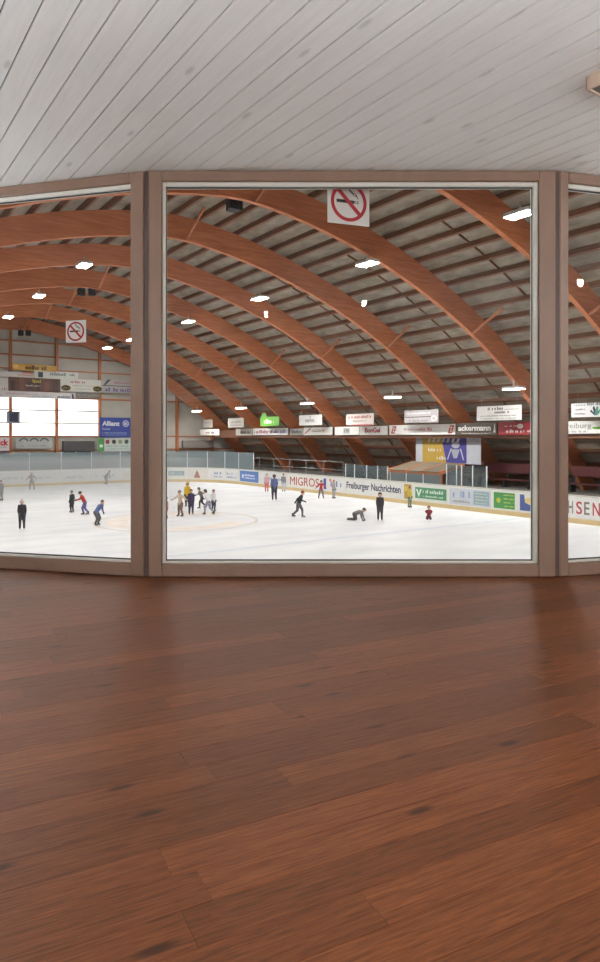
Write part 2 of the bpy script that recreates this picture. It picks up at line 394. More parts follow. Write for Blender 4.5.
# ---- lettering helpers
def text_mesh(s, mname, bold=0.0):
    c = bpy.data.curves.new('lettering', 'FONT'); c.body = s; c.align_x = 'CENTER'; c.align_y = 'CENTER'
    c.extrude = .004; c.offset = bold; c.resolution_u = 3
    o = bpy.data.objects.new('lettering', c); COL.objects.link(o)
    dg = bpy.context.evaluated_depsgraph_get(); me = bpy.data.meshes.new_from_object(o.evaluated_get(dg))
    bpy.data.objects.remove(o); bpy.data.curves.remove(c)
    me.materials.clear(); me.materials.append(mname if not isinstance(mname, str) else M[mname])
    return me
def letters(parent, s, cx, cy, wd, ht, rgb, bold=.015, z=.03, name='lettering', shear=0):
    me = text_mesh(s, plain(rgb), bold)
    xs = [q.co.x for q in me.vertices]; ys = [q.co.y for q in me.vertices]
    mx, my = (min(xs)+max(xs))/2, (min(ys)+max(ys))/2; sx = wd/(max(xs)-min(xs)); sy = ht/(max(ys)-min(ys))
    for q in me.vertices: q.co.x = (q.co.x-mx)*sx+shear*(q.co.y-my)*sy; q.co.y = (q.co.y-my)*sy
    return link(name, me, parent, (cx, cy, z))
def scribble(parent, cx, cy, wd, ht, rgb, z=.03, dens=.62, name='small_print'):     # print too small to read
    m = MB(); x = -wd/2
    while x < wd/2:
        ln = ht*random.uniform(.35, .75)
        if random.random() < .85:
            k = random.random(); h = ht*(1 if k < .3 else .7)
            m.box(x, min(x+ln*dens, wd/2), -ht/2, -ht/2+h, 0, .006)
        x += ln
    if m.v: o = m.build(name, plain(rgb), parent, (cx, cy, z)); o['kind'] = 'stuff'; return o
def patch(parent, x0, x1, y0, y1, rgb, z=.026, name='print_field'):
    m = MB(); m.box(x0, x1, y0, y1, 0, .004); return m.build(name, plain(rgb), parent, (0, 0, z))
def disc(parent, cx, cy, rx, ry, rgb, z=.03, name='emblem', r0=0):
    m = MB()
    if r0: m.ring(0, 0, ry*r0, ry, 0, n=28, h=.004, sx=rx/ry)
    else: m.prism([(rx*math.cos(2*math.pi*k/24), ry*math.sin(2*math.pi*k/24)) for k in range(24)], 0, .004)
    return m.build(name, plain(rgb), parent, (cx, cy, z))
def poly(parent, pts, rgb, z=.03, name='emblem'):
    m = MB(); m.prism(pts, 0, .004); return m.build(name, plain(rgb), parent, (0, 0, z))

def sign_v(px, v, rgb, name, label=None, cat='banner', group=None, parent=None, t=.05, hang=None):
    x0, y0, x1, y1 = px; xm = (x0+x1)/2; ym = (y0+y1)/2
    ua, _ = on_v(x0, ym, v); ub, _ = on_v(x1, ym, v); uc = (ua+ub)/2
    xc = xm; _, z1 = on_v(xm, y0, v); _, z0 = on_v(xm, y1, v)
    wd, ht = ua-ub, z1-z0
    return _sign(wd, ht, t, rgb, name, label, cat, group, W(uc, v, (z0+z1)/2), TH-math.pi/2, hang), wd, ht
def sign_u(px, u, rgb, name, label=None, cat='banner', group=None, t=.05, hang=None):
    x0, y0, x1, y1 = px; xm = (x0+x1)/2; ym = (y0+y1)/2
    va, _ = on_u(x0, ym, u); vb, _ = on_u(x1, ym, u)
    _, z1 = on_u(xm, y0, u); _, z0 = on_u(xm, y1, u)
    wd, ht = vb-va, z1-z0
    return _sign(wd, ht, t, rgb, name, label, cat, group, W(u, (va+vb)/2, (z0+z1)/2), TH, hang), wd, ht
def _sign(wd, ht, t, rgb, name, label, cat, group, loc, ang, hang):
    m = MB(); m.bbox(-wd/2, wd/2, -ht/2, ht/2, -t/2, t/2, .008)
    o = m.build(name, plain(rgb), None, loc, (math.pi/2, 0, ang))
    tag(o, label, cat, group)
    if hang:
        for sx in (-.4, .4):
            m = MB(); m.tube((sx*wd, ht/2, 0), (sx*wd, ht/2+hang, -.02), .012, n=5); m.build('hanger', 'grey_metal', o)
    return o

# ---- board advertisements (children of the boards): plane v = BV
def ad(px, rgb):
    x0, x1 = px
    ua, _ = on_v(x0, 480, BV); ub, _ = on_v(x1, 480, BV); wd = ua-ub; ht = .84
    m = MB(); m.bbox(-wd/2, wd/2, -ht/2, ht/2, 0, .012, .003)
    o = m.build('advert_panel', plain(rgb), boards); o.location = (BV-.0005, (ua+ub)/2, .70); o.rotation_euler = (math.pi/2, 0, -math.pi/2)
    return o, wd, ht
Z = .013
o, wd, ht = ad((240, 258.5), (92, 128, 190)); o['label'] = 'blue advertising panel with white print'
scribble(o, .1, .1, wd*.55, .16, (225, 230, 240), Z); scribble(o, .1, -.12, wd*.55, .12, (225, 230, 240), Z); disc(o, -wd*.33, 0, .16, .16, (225, 230, 240), Z)
o, wd, ht = ad((260, 287), (228, 230, 228)); scribble(o, 0, 0, wd*.6, .2, (150, 165, 185), Z)
o, wd, ht = ad((288, 322.5), (236, 235, 230)); letters(o, 'MIGROS', -.05, 0, wd*.84, .58, (176, 52, 42), 0, Z); o['label'] = 'white advertising panel with red capital letters'
o, wd, ht = ad((323, 344), (232, 232, 232)); patch(o, -wd*.46, -wd*.34, -ht*.42, ht*.42, (60, 84, 160), Z); scribble(o, .15, .05, wd*.62, .36, (110, 128, 170), Z); disc(o, -.3, .28, .14, .08, (225, 140, 90), Z)
o, wd, ht = ad((344.6, 403.5), (232, 232, 228)); letters(o, 'Freiburger Nachrichten', 0, 0, wd*.92, .56, (62, 70, 96), .022, Z)
o, wd, ht = ad((404.2, 411.5), (186, 152, 92)); patch(o, -wd*.4, wd*.4, 0, ht*.35, (214, 190, 70), Z)
o, wd, ht = ad((412, 448.5), (226, 230, 222)); patch(o, -wd*.40, wd*.45, -ht*.36, ht*.36, (84, 150, 108), Z); scribble(o, .25, .1, wd*.55, .2, (220, 232, 222), Z+.006); scribble(o, .25, -.16, wd*.55, .1, (205, 224, 208), Z+.006)
poly(o, [(-wd*.38, .2), (-wd*.33, .2), (-wd*.3, -.05), (-wd*.26, .2), (-wd*.21, .2), (-wd*.3, -.25)], (224, 236, 226), Z+.006); o['label'] = 'green advertising panel with white check mark'
o, wd, ht = ad((449.5, 491), (206, 212, 220)); scribble(o, -wd*.2, .12, wd*.42, .34, (150, 168, 200), Z); scribble(o, -wd*.2, -.25, wd*.42, .12, (160, 150, 150), Z); patch(o, wd*.1, wd*.46, -.34, .34, (150, 176, 190), Z)
for k in range(4): scribble(o, wd*.28, .24-.16*k, wd*.3, .07, (206, 214, 170), Z+.006)
o, wd, ht = ad((492, 517), (230, 232, 224)); patch(o, -wd*.42, wd*.42, -ht*.46, ht*.46, (76, 148, 82), Z)
for k in range(4): scribble(o, wd*.18, .28-.18*k, wd*.4, .07, (190, 206, 96), Z+.006)
disc(o, -wd*.22, 0, .13, .13, (196, 206, 80), Z+.006)
o, wd, ht = ad((518, 545), (232, 232, 228)); poly(o, [(-wd*.42, .38), (-wd*.26, .38), (-wd*.22, 0), (-wd*.02, -.1), (-.02, -.38), (-wd*.42, -.38)], (74, 92, 150), Z); disc(o, -wd*.1, .1, .2, .14, (226, 206, 130), Z)
o, wd, ht = ad((549, 612), (236, 235, 232))
u6 = lambda x: (lambda q: q)(on_v(x, 480, BV)[0])
uc = o.location[1]
for ch, xc, wpx, col in (('H', 570.7, 5, (120, 112, 108)), ('S', 579.3, 6, (184, 58, 66)), ('E', 587, 5.4, (120, 112, 108)), ('N', 596.5, 7.4, (184, 58, 66))):
    letters(o, ch, uc-u6(xc), 0, u6(xc-wpx/2)-u6(xc+wpx/2), .56, col, .012, Z)
# corner adverts on the chord panels
def chord_ad(k, rgb, f0=0.06, f1=.94):
    a, b = segs[k]; A = Vector((*a, 0)); B = Vector((*b, 0)); d = B-A; wd = d.length*(f1-f0)
    # seen from inside the rink; local x runs towards the start of the segment
    c = A+d*((f0+f1)/2); ang = math.atan2(-d.y, -d.x)
    m = MB(); m.bbox(-wd/2, wd/2, -.42, .42, 0, .012, .003); o = m.build('advert_panel', plain(rgb), boards)
    o.location = (c.x, c.y, .70); o.rotation_euler = (math.pi/2, 0, ang); return o, wd
k0 = 17
o, wd = chord_ad(k0, (234, 234, 232)); letters(o, 'Garage', -.1, .1, wd*.7, .22, (110, 130, 170), .0, Z) if False else scribble(o, 0, .12, wd*.8, .22, (140, 152, 186), Z); scribble(o, 0, -.18, wd*.8, .16, (150, 160, 190), Z)
o, wd = chord_ad(k0+1, (234, 234, 232)); scribble(o, .2, .1, wd*.6, .22, (140, 152, 186), Z); scribble(o, .2, -.18, wd*.6, .14, (150, 160, 190), Z)
o, wd = chord_ad(k0+2, (230, 228, 222)); poly(o, [(-.3, -.34), (.3, -.34), (0, .34)], (172, 112, 96), Z)
o, wd = chord_ad(k0+3, (226, 228, 222)); patch(o, -wd*.4, wd*.42, -.16, .22, (150, 168, 172), Z); scribble(o, 0, .03, wd*.6, .12, (214, 222, 222), Z+.005)
o, wd = chord_ad(k0+4, (222, 226, 200)); patch(o, -wd*.3, wd*.1, -.2, .25, (196, 204, 120), Z)
o, wd = chord_ad(k0+5, (226, 226, 224)); scribble(o, 0, 0, wd*.7, .2, (180, 184, 190), Z)
for k in range(k0+6, len(segs)-1):
    o, wd = chord_ad(k, (222, 224, 226)); scribble(o, 0, random.uniform(-.1, .1), wd*random.uniform(.5, .8), .2, random.choice([(176, 182, 190), (190, 176, 170), (170, 184, 178)]), Z)

# ---- timber beam behind the banners
m = MB(); m.bbox(-.1, .1, U_NEAR, 58.4, -.38, .3, .01)
tag(hall('edge_beam', m, 'purlin_wood', 0, 30.6, .32), 'long horizontal glued timber beam carrying the row of sponsor banners', 'beam')
G = 'sponsor banners on the long side'
def bline(px, rgb, label): return sign_v(px, 29.1 if px[0] < 210 else 30.3, rgb, 'sponsor_banner', label, 'banner', G, hang=None)
WHT = (228, 227, 222)
o, wd, ht = bline((200, 429.3, 219.3, 435.3), WHT, 'white banner with dark logo and red strokes under the far grey board'); scribble(o, -.3, 0, .8, .2, (190, 120, 90)); scribble(o, .5, 0, 1.1, .26, (70, 66, 60))
o, wd, ht = bline((236, 428.8, 252.3, 435.4), (205, 202, 192), 'short pale beige banner with grey print left of the white red-lettered one'); scribble(o, .3, 0, wd*.6, .3, (120, 118, 112))
o, wd, ht = bline((253, 428.2, 288, 435), WHT, 'long white banner with red and violet print hanging below the green board'); scribble(o, -wd*.25, 0, wd*.4, .3, (170, 90, 110)); scribble(o, wd*.22, 0, wd*.45, .3, (130, 112, 160))
o, wd, ht = bline((290, 428.5, 303, 435), (168, 166, 160), 'short grey banner with dark print between two white banners'); scribble(o, 0, 0, wd*.8, .3, (90, 90, 88))
o, wd, ht = bline((303.6, 427.3, 332.6, 435), WHT, 'white banner with a red diagonal stroke and yellow mark'); poly(o, [(-wd*.47, -.2), (-wd*.42, -.2), (-wd*.22, .22), (-wd*.27, .22)], (190, 60, 80)); scribble(o, .1, 0, wd*.4, .12, (180, 150, 130)); disc(o, wd*.2, .05, .14, .1, (214, 190, 70))
o, wd, ht = bline((335, 426.7, 359.2, 435), WHT, 'white banner with a grey logo block beside the wine-red lettered banner'); patch(o, -.35, .35, -.2, .2, (170, 168, 164)); scribble(o, 0, .05, .6, .2, (110, 108, 104))
o, wd, ht = bline((359.8, 426.1, 387.5, 435), WHT, 'white banner with bold wine-red lettering'); letters(o, 'BonGel', -.05, .03, wd*.55, .34, (160, 50, 70), .03)
o, wd, ht = bline((389.5, 424.6, 455.3, 434.7), (232, 231, 226), 'longest white banner with red slanted blocks at both ends')
for s, mir in ((-.43, 1), (.44, 1)):
    poly(o, [(wd*s-.22, -.24), (wd*s+.12, -.24), (wd*s+.3, .24), (wd*s-.04, .24)], (184, 76, 66)); letters(o, 'Z', wd*s+.04, 0, .24, .3, (230, 215, 205), .03, .036)
scribble(o, -.6, .03, wd*.3, .14, (200, 150, 140)); scribble(o, .5, .03, wd*.22, .2, (206, 130, 122))
o, wd, ht = bline((456.3, 422.8, 497.2, 435.3), (78, 68, 58), 'dark brown banner with white lower-case lettering'); letters(o, 'ackermann', -.12, .06, wd*.8, .32, (236, 234, 230), .03); scribble(o, 0, -.24, wd*.7, .07, (190, 186, 178)); poly(o, [(wd*.42, -.2), (wd*.47, -.2), (wd*.455, .24), (wd*.445, .3)], (206, 200, 190))
o, wd, ht = bline((498.3, 421.8, 541, 435), (150, 44, 50), 'wine-red banner with white print and round white emblem'); scribble(o, -.35, .14, wd*.45, .09, (226, 190, 190)); scribble(o, -.35, -.14, wd*.42, .17, (236, 226, 226)); disc(o, .1, .12, .2, .13, (228, 222, 220)); scribble(o, .7, -.14, wd*.3, .14, (226, 190, 190))
o, wd, ht = bline((552, 421, 618, 433.7), (228, 228, 222), 'white banner with thin grey lettering and a green stroke'); letters(o, 'Freiburg', on_v(585, 427, 30.3)[0]*0-.35, .05, wd*.44, .34, (128, 130, 126), -.005); scribble(o, -.3, -.2, wd*.3, .1, (170, 170, 186)); poly(o, [(wd*.13, 0), (wd*.4, .06), (wd*.4, -.08), (wd*.16, -.1)], (116, 178, 66))
G2 = 'sponsor boards hung above the banner row'
def upper(px, rgb, label, hang=.5): return sign_v(px, 29.3, rgb, 'sponsor_board', label, 'sign', G2, hang=hang)
o, wd, ht = upper((203.5, 419.6, 212.6, 427.6), (188, 180, 168), 'small beige-grey board with faint print above the far end banner'); scribble(o, 0, .1, wd*.7, .14, (150, 142, 132))
o, wd, ht = upper((228.2, 418.2, 243.8, 427.4), (196, 190, 180), 'pale grey board with faint print next to the green board'); scribble(o, 0, .08, wd*.7, .16, (150, 144, 136)); scribble(o, 0, -.2, wd*.7, .1, (160, 154, 146))
o, wd, ht = upper((260.5, 416.8, 279.3, 426), (96, 156, 54), 'bright green board with white lettering and raised emblem'); scribble(o, -.1, 0, wd*.5, .34, (232, 240, 222)); m = MB(); m.prism([(-wd*.45, 0), (-wd*.15, 0), (-wd*.2, .3), (-wd*.3, .38), (-wd*.42, .3)], -.01, .01); m.build('raised_emblem', plain((96, 140, 70)), o, (0, ht/2, 0))
o, wd, ht = upper((299.3, 415, 322, 425.3), (220, 220, 216), 'white board with small grey logo, wider than the beige ones'); scribble(o, 0, 0, wd*.4, .3, (150, 150, 148)); disc(o, 0, .26, .06, .05, (80, 80, 80))
o, wd, ht = upper((346.3, 413.8, 373.8, 425), (226, 214, 208), 'white board with a red-brown lettering band along its top'); scribble(o, 0, .18, wd*.84, .2, (176, 96, 82)); scribble(o, 0, -.1, wd*.5, .1, (196, 180, 172)); patch(o, -wd*.3, wd*.46, -.42, -.34, (190, 90, 90))
o, wd, ht = upper((404.5, 410, 438.5, 422.6), (158, 152, 152), 'grey board with dark car-like sketch and white emblem'); scribble(o, -.2, .2, wd*.7, .12, (200, 196, 196)); patch(o, -wd*.48, wd*.3, -.06, -.01, (60, 58, 60)); scribble(o, -.2, -.26, wd*.55, .12, (110, 106, 108)); disc(o, wd*.38, -.14, .22, .16, (214, 212, 210), r0=.7)
o, wd, ht = upper((477, 405.7, 521.6, 420.3), (222, 220, 216), 'white board with two dark headings over small print lines'); scribble(o, -.2, .25, wd*.34, .17, (60, 58, 62)); scribble(o, .2, .05, wd*.34, .14, (90, 96, 90)); scribble(o, 0, -.14, wd*.82, .07, (140, 130, 134)); scribble(o, 0, -.28, wd*.82, .06, (150, 150, 150)); patch(o, wd*.12, wd*.46, .17, .19, (90, 90, 90))
o, wd, ht = upper((571.5, 402.2, 640, 416.6), (222, 220, 222), 'white board with dark blue and green hand-shaped emblem')
xc = -wd/2
for k in range(3): scribble(o, xc+.45, .24-.2*k, .55, .08, (120, 120, 126))
scribble(o, xc+1.2, .28, .7, .14, (110, 108, 116)); 
for k, (dx, dy, c) in enumerate(((-.24, .02, (52, 48, 84)), (-.1, .18, (52, 48, 84)), (.08, .18, (66, 140, 118)), (.24, .08, (66, 140, 118)))):
    poly(o, [(xc+1.28-.07, -.26), (xc+1.28+.07, -.26), (xc+1.28+dx+.06, dy-.08), (xc+1.28+dx, dy), (xc+1.28+dx-.06, dy-.08)], c, .03+.004*k, 'emblem_finger')
# yellow / blue hanging banner
bn, wd, ht = sign_v((416, 436.3, 481, 463.4), 31.2, (190, 192, 200), 'hanging_banner', 'large yellow and blue hanging banner with white lettering below the dark brown banner', 'banner', hang=.25)
patch(bn, -wd*.385, wd*.02, -ht*.47, ht*.47, (190, 154, 62), .026); poly(bn, [(-wd*.08, ht*.47), (wd*.3, ht*.47), (wd*.3, -ht*.47), (wd*.0, -ht*.47)], (66, 62, 140), .031)
for k in range(7): poly(bn, [(wd*(-.3+.075*k), ht*.28), (wd*(-.265+.075*k), ht*.28), (wd*(-.245+.075*k), ht*.42), (wd*(-.28+.075*k), ht*.42)], (222, 216, 206), .037, 'letter_stroke')
scribble(bn, -wd*.19, 0, wd*.2, .22, (220, 218, 206), .037); scribble(bn, -wd*.08, -ht*.3, wd*.14, .22, (220, 218, 206), .037)
disc(bn, wd*.14, ht*.18, .32, .2, (176, 176, 184), .037, 'plain_emblem'); poly(bn, [(wd*.07, ht*.02), (wd*.2, ht*.02), (wd*.16, -ht*.3), (wd*.11, -ht*.3)], (168, 168, 176), .037, 'plain_emblem')
for s in (-1, 1): poly(bn, [(wd*(.135+s*.07), ht*.05), (wd*(.15+s*.07), ht*.05), (wd*(.145+s*.12), -ht*.36), (wd*(.13+s*.12), -ht*.36)], (200, 200, 208), .037, 'plain_emblem')

# ---- end wall signs (plane u = 59.4)
G3 = 'sponsor signs on the end wall'
UE = 59.55
def es(px, rgb, label, u=UE): return sign_u(px, u, rgb, 'wall_sign', label, 'sign', G3)
o, wd, ht = es((12.5, 364.8, 56.3, 371.2), (206, 158, 58), 'narrow yellow sign with dark heavy lettering, topmost on the end wall'); scribble(o, .1, .02, wd*.48, .34, (70, 44, 24), dens=.8)
o, wd, ht = es((-6, 371.8, 34, 377.2), (206, 204, 200), 'white strip sign with red print beneath the yellow sign'); scribble(o, .9, 0, wd*.4, .16, (190, 130, 120)); patch(o, wd*.2, wd*.48, .12, .2, (206, 80, 50))
o, wd, ht = es((34.4, 371.4, 78, 379.2), (206, 208, 200), 'white sign with a dark square logo and dark capital print'); patch(o, -wd*.42, -wd*.31, -.24, .22, (54, 60, 72)); scribble(o, .1, .1, wd*.36, .26, (84, 92, 92)); scribble(o, wd*.36, .1, wd*.12, .2, (100, 104, 104))
o, wd, ht = es((-8, 377.6, 8, 391.2), (210, 208, 204), 'white sign with a red corner left of the brown photo sign'); scribble(o, .35, -.35, .4, .2, (180, 70, 60))
o, wd, ht = es((8.4, 377.6, 60.2, 391.4), (104, 74, 64), 'dark brown photo sign with yellow lettering above the bright windows')
for k in range(6): patch(o, wd*(-.46+.16*k), wd*(-.38+.16*k+.02*(k % 3)), -ht*.45, ht*(.2+.2*(k % 2)), [(70, 56, 52), (126, 84, 72), (84, 62, 60)][k % 3], .026, 'photo_field')
scribble(o, .15, ht*.25, wd*.16, .28, (196, 180, 70), .034); scribble(o, -.1, -.1, wd*.3, .14, (206, 196, 190), .034)
o, wd, ht = es((60.4, 379.4, 101.3, 391.9), (206, 206, 198), 'white sign with red heading and two black and gold ovals'); scribble(o, -.3, ht*.28, wd*.34, .22, (170, 60, 70)); scribble(o, .2, 0, wd*.6, .1, (160, 158, 150)); scribble(o, .1, -.3, wd*.4, .1, (170, 168, 160))
for cx in (-wd*.37, wd*.4): disc(o, cx, -ht*.22, .42, .25, (50, 48, 34), .026); disc(o, cx, -ht*.22, .42, .25, (150, 128, 56), .032, 'emblem_rim', r0=.86); scribble(o, cx, -ht*.22, .5, .14, (150, 134, 70), .032)
o, wd, ht = es((-8, 391.8, 75, 398.2), (214, 212, 212), 'long white strip sign of fine print just over the bright windows'); scribble(o, -wd*.15, .08, wd*.4, .16, (196, 160, 170)); scribble(o, wd*.08, -.08, wd*.25, .14, (160, 170, 190)); scribble(o, wd*.36, -.05, wd*.17, .24, (80, 86, 110)); poly(o, [(wd*.46, -.22), (wd*.49, -.22), (wd*.475, .2), (wd*.455, .2)], (70, 50, 120))
o, wd, ht = es((76, 392.8, 99.5, 397.9), (126, 120, 116), 'short dark grey sign beneath the sign with two ovals'); scribble(o, 0, 0, wd*.8, .2, (150, 146, 140))
o, wd, ht = es((101.6, 379.6, 147, 393.4), (178, 176, 172), 'grey sign with violet number row and slanted dark bar'); poly(o, [(-wd*.46, ht*.05), (-wd*.42, ht*.05), (-wd*.3, ht*.44), (-wd*.38, ht*.44)], (70, 66, 74)); scribble(o, -.1, ht*.26, wd*.44, .24, (172, 110, 112)); patch(o, -wd*.48, wd*.3, -.02, .05, (70, 66, 74)); scribble(o, -.35, -ht*.26, wd*.68, .36, (110, 96, 146), dens=.75)
o, wd, ht = es((99.8, 417.6, 130.8, 437.2), (56, 76, 158), 'blue sign with white lettering and round white emblem'); letters(o, 'Allianz', -.42, ht*.2, wd*.56, .44, (236, 238, 242), .03); letters(o, 'Suisse', -.86, -ht*.07, wd*.26, .22, (200, 208, 230), .0); scribble(o, -.1, -ht*.28, wd*.8, .1, (176, 188, 220)); scribble(o, -.1, -ht*.38, wd*.8, .08, (150, 166, 210)); disc(o, wd*.33, ht*.2, .29, .29, (228, 232, 240), r0=.8); 
for k in (-1, 0, 1): patch(o, wd*.33+.11*k-.035, wd*.33+.11*k+.035, ht*.2-.15, ht*.2+.15-.05*abs(k), (228, 232, 240), .03, 'emblem')
o, wd, ht = es((97.3, 438, 130.6, 451.4), (204, 214, 210), 'white and green sign with a row of four small pictures'); patch(o, -wd*.49, -wd*.3, -ht*.48, ht*.48, (92, 158, 92), .026)
for k, c in enumerate(((150, 60, 64), (60, 64, 58), (150, 160, 120), (70, 86, 80))): disc(o, wd*(-.2+.19*k), ht*.22, .19, .2, c)
scribble(o, .3, -.12, wd*.66, .12, (120, 176, 166)); scribble(o, .3, -.36, wd*.66, .1, (140, 186, 176)); disc(o, -wd*.39, -.1, .17, .14, (226, 240, 228), .032)
o, wd, ht = es((-22, 437.6, 9.2, 451), (222, 216, 216), 'white sign with bold red lower-case lettering'); letters(o, 'ck', wd*.34, .15, wd*.27, .52, (196, 40, 52), .04); patch(o, -wd*.48, wd*.48, -.62, -.52, (120, 70, 120)); scribble(o, wd*.2, -.25, wd*.4, .12, (150, 160, 176))
o, wd, ht = es((16, 437.8, 51.6, 448.4), (190, 194, 192), 'grey-white sign with three dark arches and a line of print')
for k in (-1, 0, 1): m = MB(); m.ring(0, 0, .30, .42, 0, a0=.4, a1=math.pi-.4, n=10, h=.004); m.build('emblem_arc', plain((92, 98, 100)), o, (k*wd*.29, ht*.02, .03))
scribble(o, 0, -ht*.25, wd*.75, .12, (150, 154, 152))

# doorway in the end wall, monitor on the post
dr = struct(link('door_1', None, None, W(U_END-.02, 0, 0), (0, 0, TH)))
va, zt = on_u(62, 441, U_END); vb, _ = on_u(93, 441, U_END)
mat('door_dark', (60, 62, 68), .5, .1, 2); mat('door_head', (84, 82, 84), .6, .06, 2)
m = MB(); m.box(va, vb, -.06, 0, -3.6, zt-.95); m.build('door_leaf', 'door_dark', dr)
m = MB(); m.bbox(va, vb, -.5, 0, zt-.95, zt, .02); m.build('door_canopy', 'door_head', dr)
for s in (.0, .42, .95): m = MB(); m.box(va+(vb-va)*s, va+(vb-va)*s+.09, -.1, -.06, -3.6, zt-.95); m.build('door_frame', 'shield_post', dr)
va, z1 = on_u(7, 411.5, 59.2); vb, z0 = on_u(20, 423, 59.2)
mon = tag(link('scoreboard', None, None, W(59.2, (va+vb)/2, (z0+z1)/2), (0, 0, TH)), 'small dark scoreboard box fixed to a wall post in front of the bright windows', 'scoreboard')
h = (z1-z0)/2; wv = (vb-va)/2
m = MB(); m.bbox(-wv, wv, 0, .3, -h, h, .03); m.build('housing', plain((150, 158, 170)), mon)
m = MB(); m.bbox(-wv*.62, wv*.7, -.03, .0, -h*.78, h*.78, .01); m.build('display', plain((52, 56, 82)), mon)
m = MB(); m.bbox(-wv*.9, wv, -.06, .1, h*.85, h*1.05, .01); m.build('visor', plain((60, 58, 60)), mon)

# ------------------------------------------------------------------ hall lamps
mbody = MB(); mbody.bbox(-.26, .26, -.5, .5, .0, .13, .02); mbody.box(-.03, .03, -.03, .03, .13, .42); lamp_body = mbody.mesh('housing', 'lamp_body')
md = MB(); md.box(-.23, .23, -.46, .46, -.015, -.002); lamp_diff = md.mesh('diffuser', 'lamp_glow')
rows = [(26.9, 2.3, [54.8, 46.9, 37.8, 29.2, 20.7, 11.9], 'low row over the far stands'),
        (18.4, 7.22, [53.8, 48.4, 38.7, 30.1, 21.5, 13.9, 5.2], 'high row over the far half of the rink'),
        (9.8, 8.08, [48.5, 40.3, 31.9, 23.5, 15.1, 6.7], 'high row just beyond the ridge'),
        (1.5, 5.1, [49.4, 39.8, 30.6, 21.6, 12.6], 'low row over the restaurant side')]
ORD = ['first', 'second', 'third', 'fourth', 'fifth', 'sixth', 'seventh']
for v, z, us, txt in rows:
    for k, u in enumerate(us):
        o = tag(link('floodlight', None, None, W(u, v, z), (0, 0, TH)), 'white floodlight, %s from the end wall, %s' % (ORD[k], txt), 'floodlight', 'hall floodlights, ' + txt)
        link('housing', lamp_body, o); link('diffuser', lamp_diff, o)
# loudspeakers under the ridge
def speaker(px, u, label, sc=1.0):
    v, z = on_u(px[0], px[1], u); o = tag(link('loudspeaker', None, None, W(u, v, z), (0, 0, TH)), label, 'loudspeaker', 'hanging hall loudspeakers')
    o.scale = (sc,)*3
    m = MB(); m.prism([(-.3, -.2), (.3, -.2), (.22, .3), (-.22, .3)], -.3, .3); m.build('cabinet', 'speaker', o)
    m = MB(); m.ring(0, 0, .1, .2, 0, n=16, h=.02); b = m.build('cone', 'dark_metal', o, (0, -.215, 0), (math.pi/2, 0, 0))
    m = MB(); m.tube((0, 0, .3), (0, 0, .9), .02, n=6); m.build('bracket', 'dark_metal', o)
speaker((81, 292), 40.5, 'dark loudspeaker of the pair between the third lamp row arches, nearer the posts', .72)
speaker((91.5, 292), 40.5, 'dark loudspeaker of the pair hung under the ridge, next to its twin', .72)
speaker((20.5, 333), 58.2, 'dark loudspeaker of the far pair hung above the end wall posts', .7)
speaker((28, 333), 58.2, 'dark loudspeaker of the far pair, right beside the other far one', .7)
speaker((234, 203), 24.2, 'large black loudspeaker hung alone between two near timber arches')

# ------------------------------------------------------------------ stand railing, penalty box, glass, bench
def hallthing(name, u, v, z, label, cat, group=None): return tag(link(name, None, None, W(u, v, z), (0, 0, TH)), label, cat, group)
ra, rb = on_v(246, 470, 27.7)[0], on_v(343, 470, 27.7)[0]
rail = hallthing('stand_railing', 0, 27.7, -3.45, 'grey metal railing with three rails in front of the dark stands', 'railing')
for h in (.7, 1.25, 1.8): m = MB(); m.tube((0, rb, h), (0, ra, h), .022, n=6); m.build('rail', 'grey_metal', rail)
nn = 7
for k in range(nn): uu = rb+(ra-rb)*k/(nn-1); m = MB(); m.tube((0, uu, 0), (0, uu, 1.8), .028, n=6); m.build('rail_post', 'grey_metal', rail)
sh2 = hallthing('rink_shield', 0, 0, -3.8+BH, 'low clear glass shield with pale posts between railing and penalty box', 'rink shield')
us = [on_v(x, 470, 27.2)[0] for x in (345, 354, 366, 377, 387)]
shield_run(sh2, [((27.25, a), (27.25, b)) for a, b in zip(us, us[1:])], .8, 'clear_shield')
sh3 = hallthing('rink_shield', 0, 0, -3.8+BH, 'clear glass shield with white posts next to the open end of the penalty box', 'rink shield')
us = [on_v(x, 470, 27.2)[0] for x in (446, 456, 461, 472, 486)]
shield_run(sh3, [((27.25, a), (27.25, b)) for a, b in zip(us, us[1:])], 1.05, 'clear_shield')
# penalty box
ua, ub = on_v(390, 475, 27.25)[0], on_v(441, 475, 27.25)[0]; L_ = ua-ub
pb = hallthing('penalty_box', ub, 27.25, -3.45, 'timber framed penalty box with glass front and slanted board roof behind the boards', 'penalty box')
zf, zb, dp = 1.45, 1.86, 1.75
for k in range(4):
    y = L_*k/3
    m = MB(); m.bbox(0, .08, y-.04, y+.04, 0, zf, .008); m.build('front_post', 'post_wood' if k == 0 else 'shield_post', pb)
    m = MB(); m.bbox(dp-.08, dp, y-.04, y+.04, 0, zb, .008); m.build('rear_post', 'post_wood', pb)
    m = MB(); m.beam((-.1, y, zf+.03), (dp+.1, y, zb+.03), .09, .2); m.build('rafter', 'post_wood', pb)
for k in range(3):
    y0, y1 = L_*k/3+.04, L_*(k+1)/3-.04
    m = MB(); m.box(.02, .04, y0, y1, .05, zf-.08); m.build('glass_pane', 'plexi', pb)
    m = MB(); sl = (zb-zf)/dp
    m.add([(x, y, zf+sl*x+.07+t) for t in (0, .03) for x, y in ((-.08, y0-.02), (dp+.08, y0-.02), (dp+.08, y1+.02), (-.08, y1+.02))],
          [(0, 1, 2, 3), (7, 6, 5, 4), (0, 4, 5, 1), (1, 5, 6, 2), (2, 6, 7, 3), (3, 7, 4, 0)])
    m.build('roof_panel', plain((112, 101, 84)), pb)
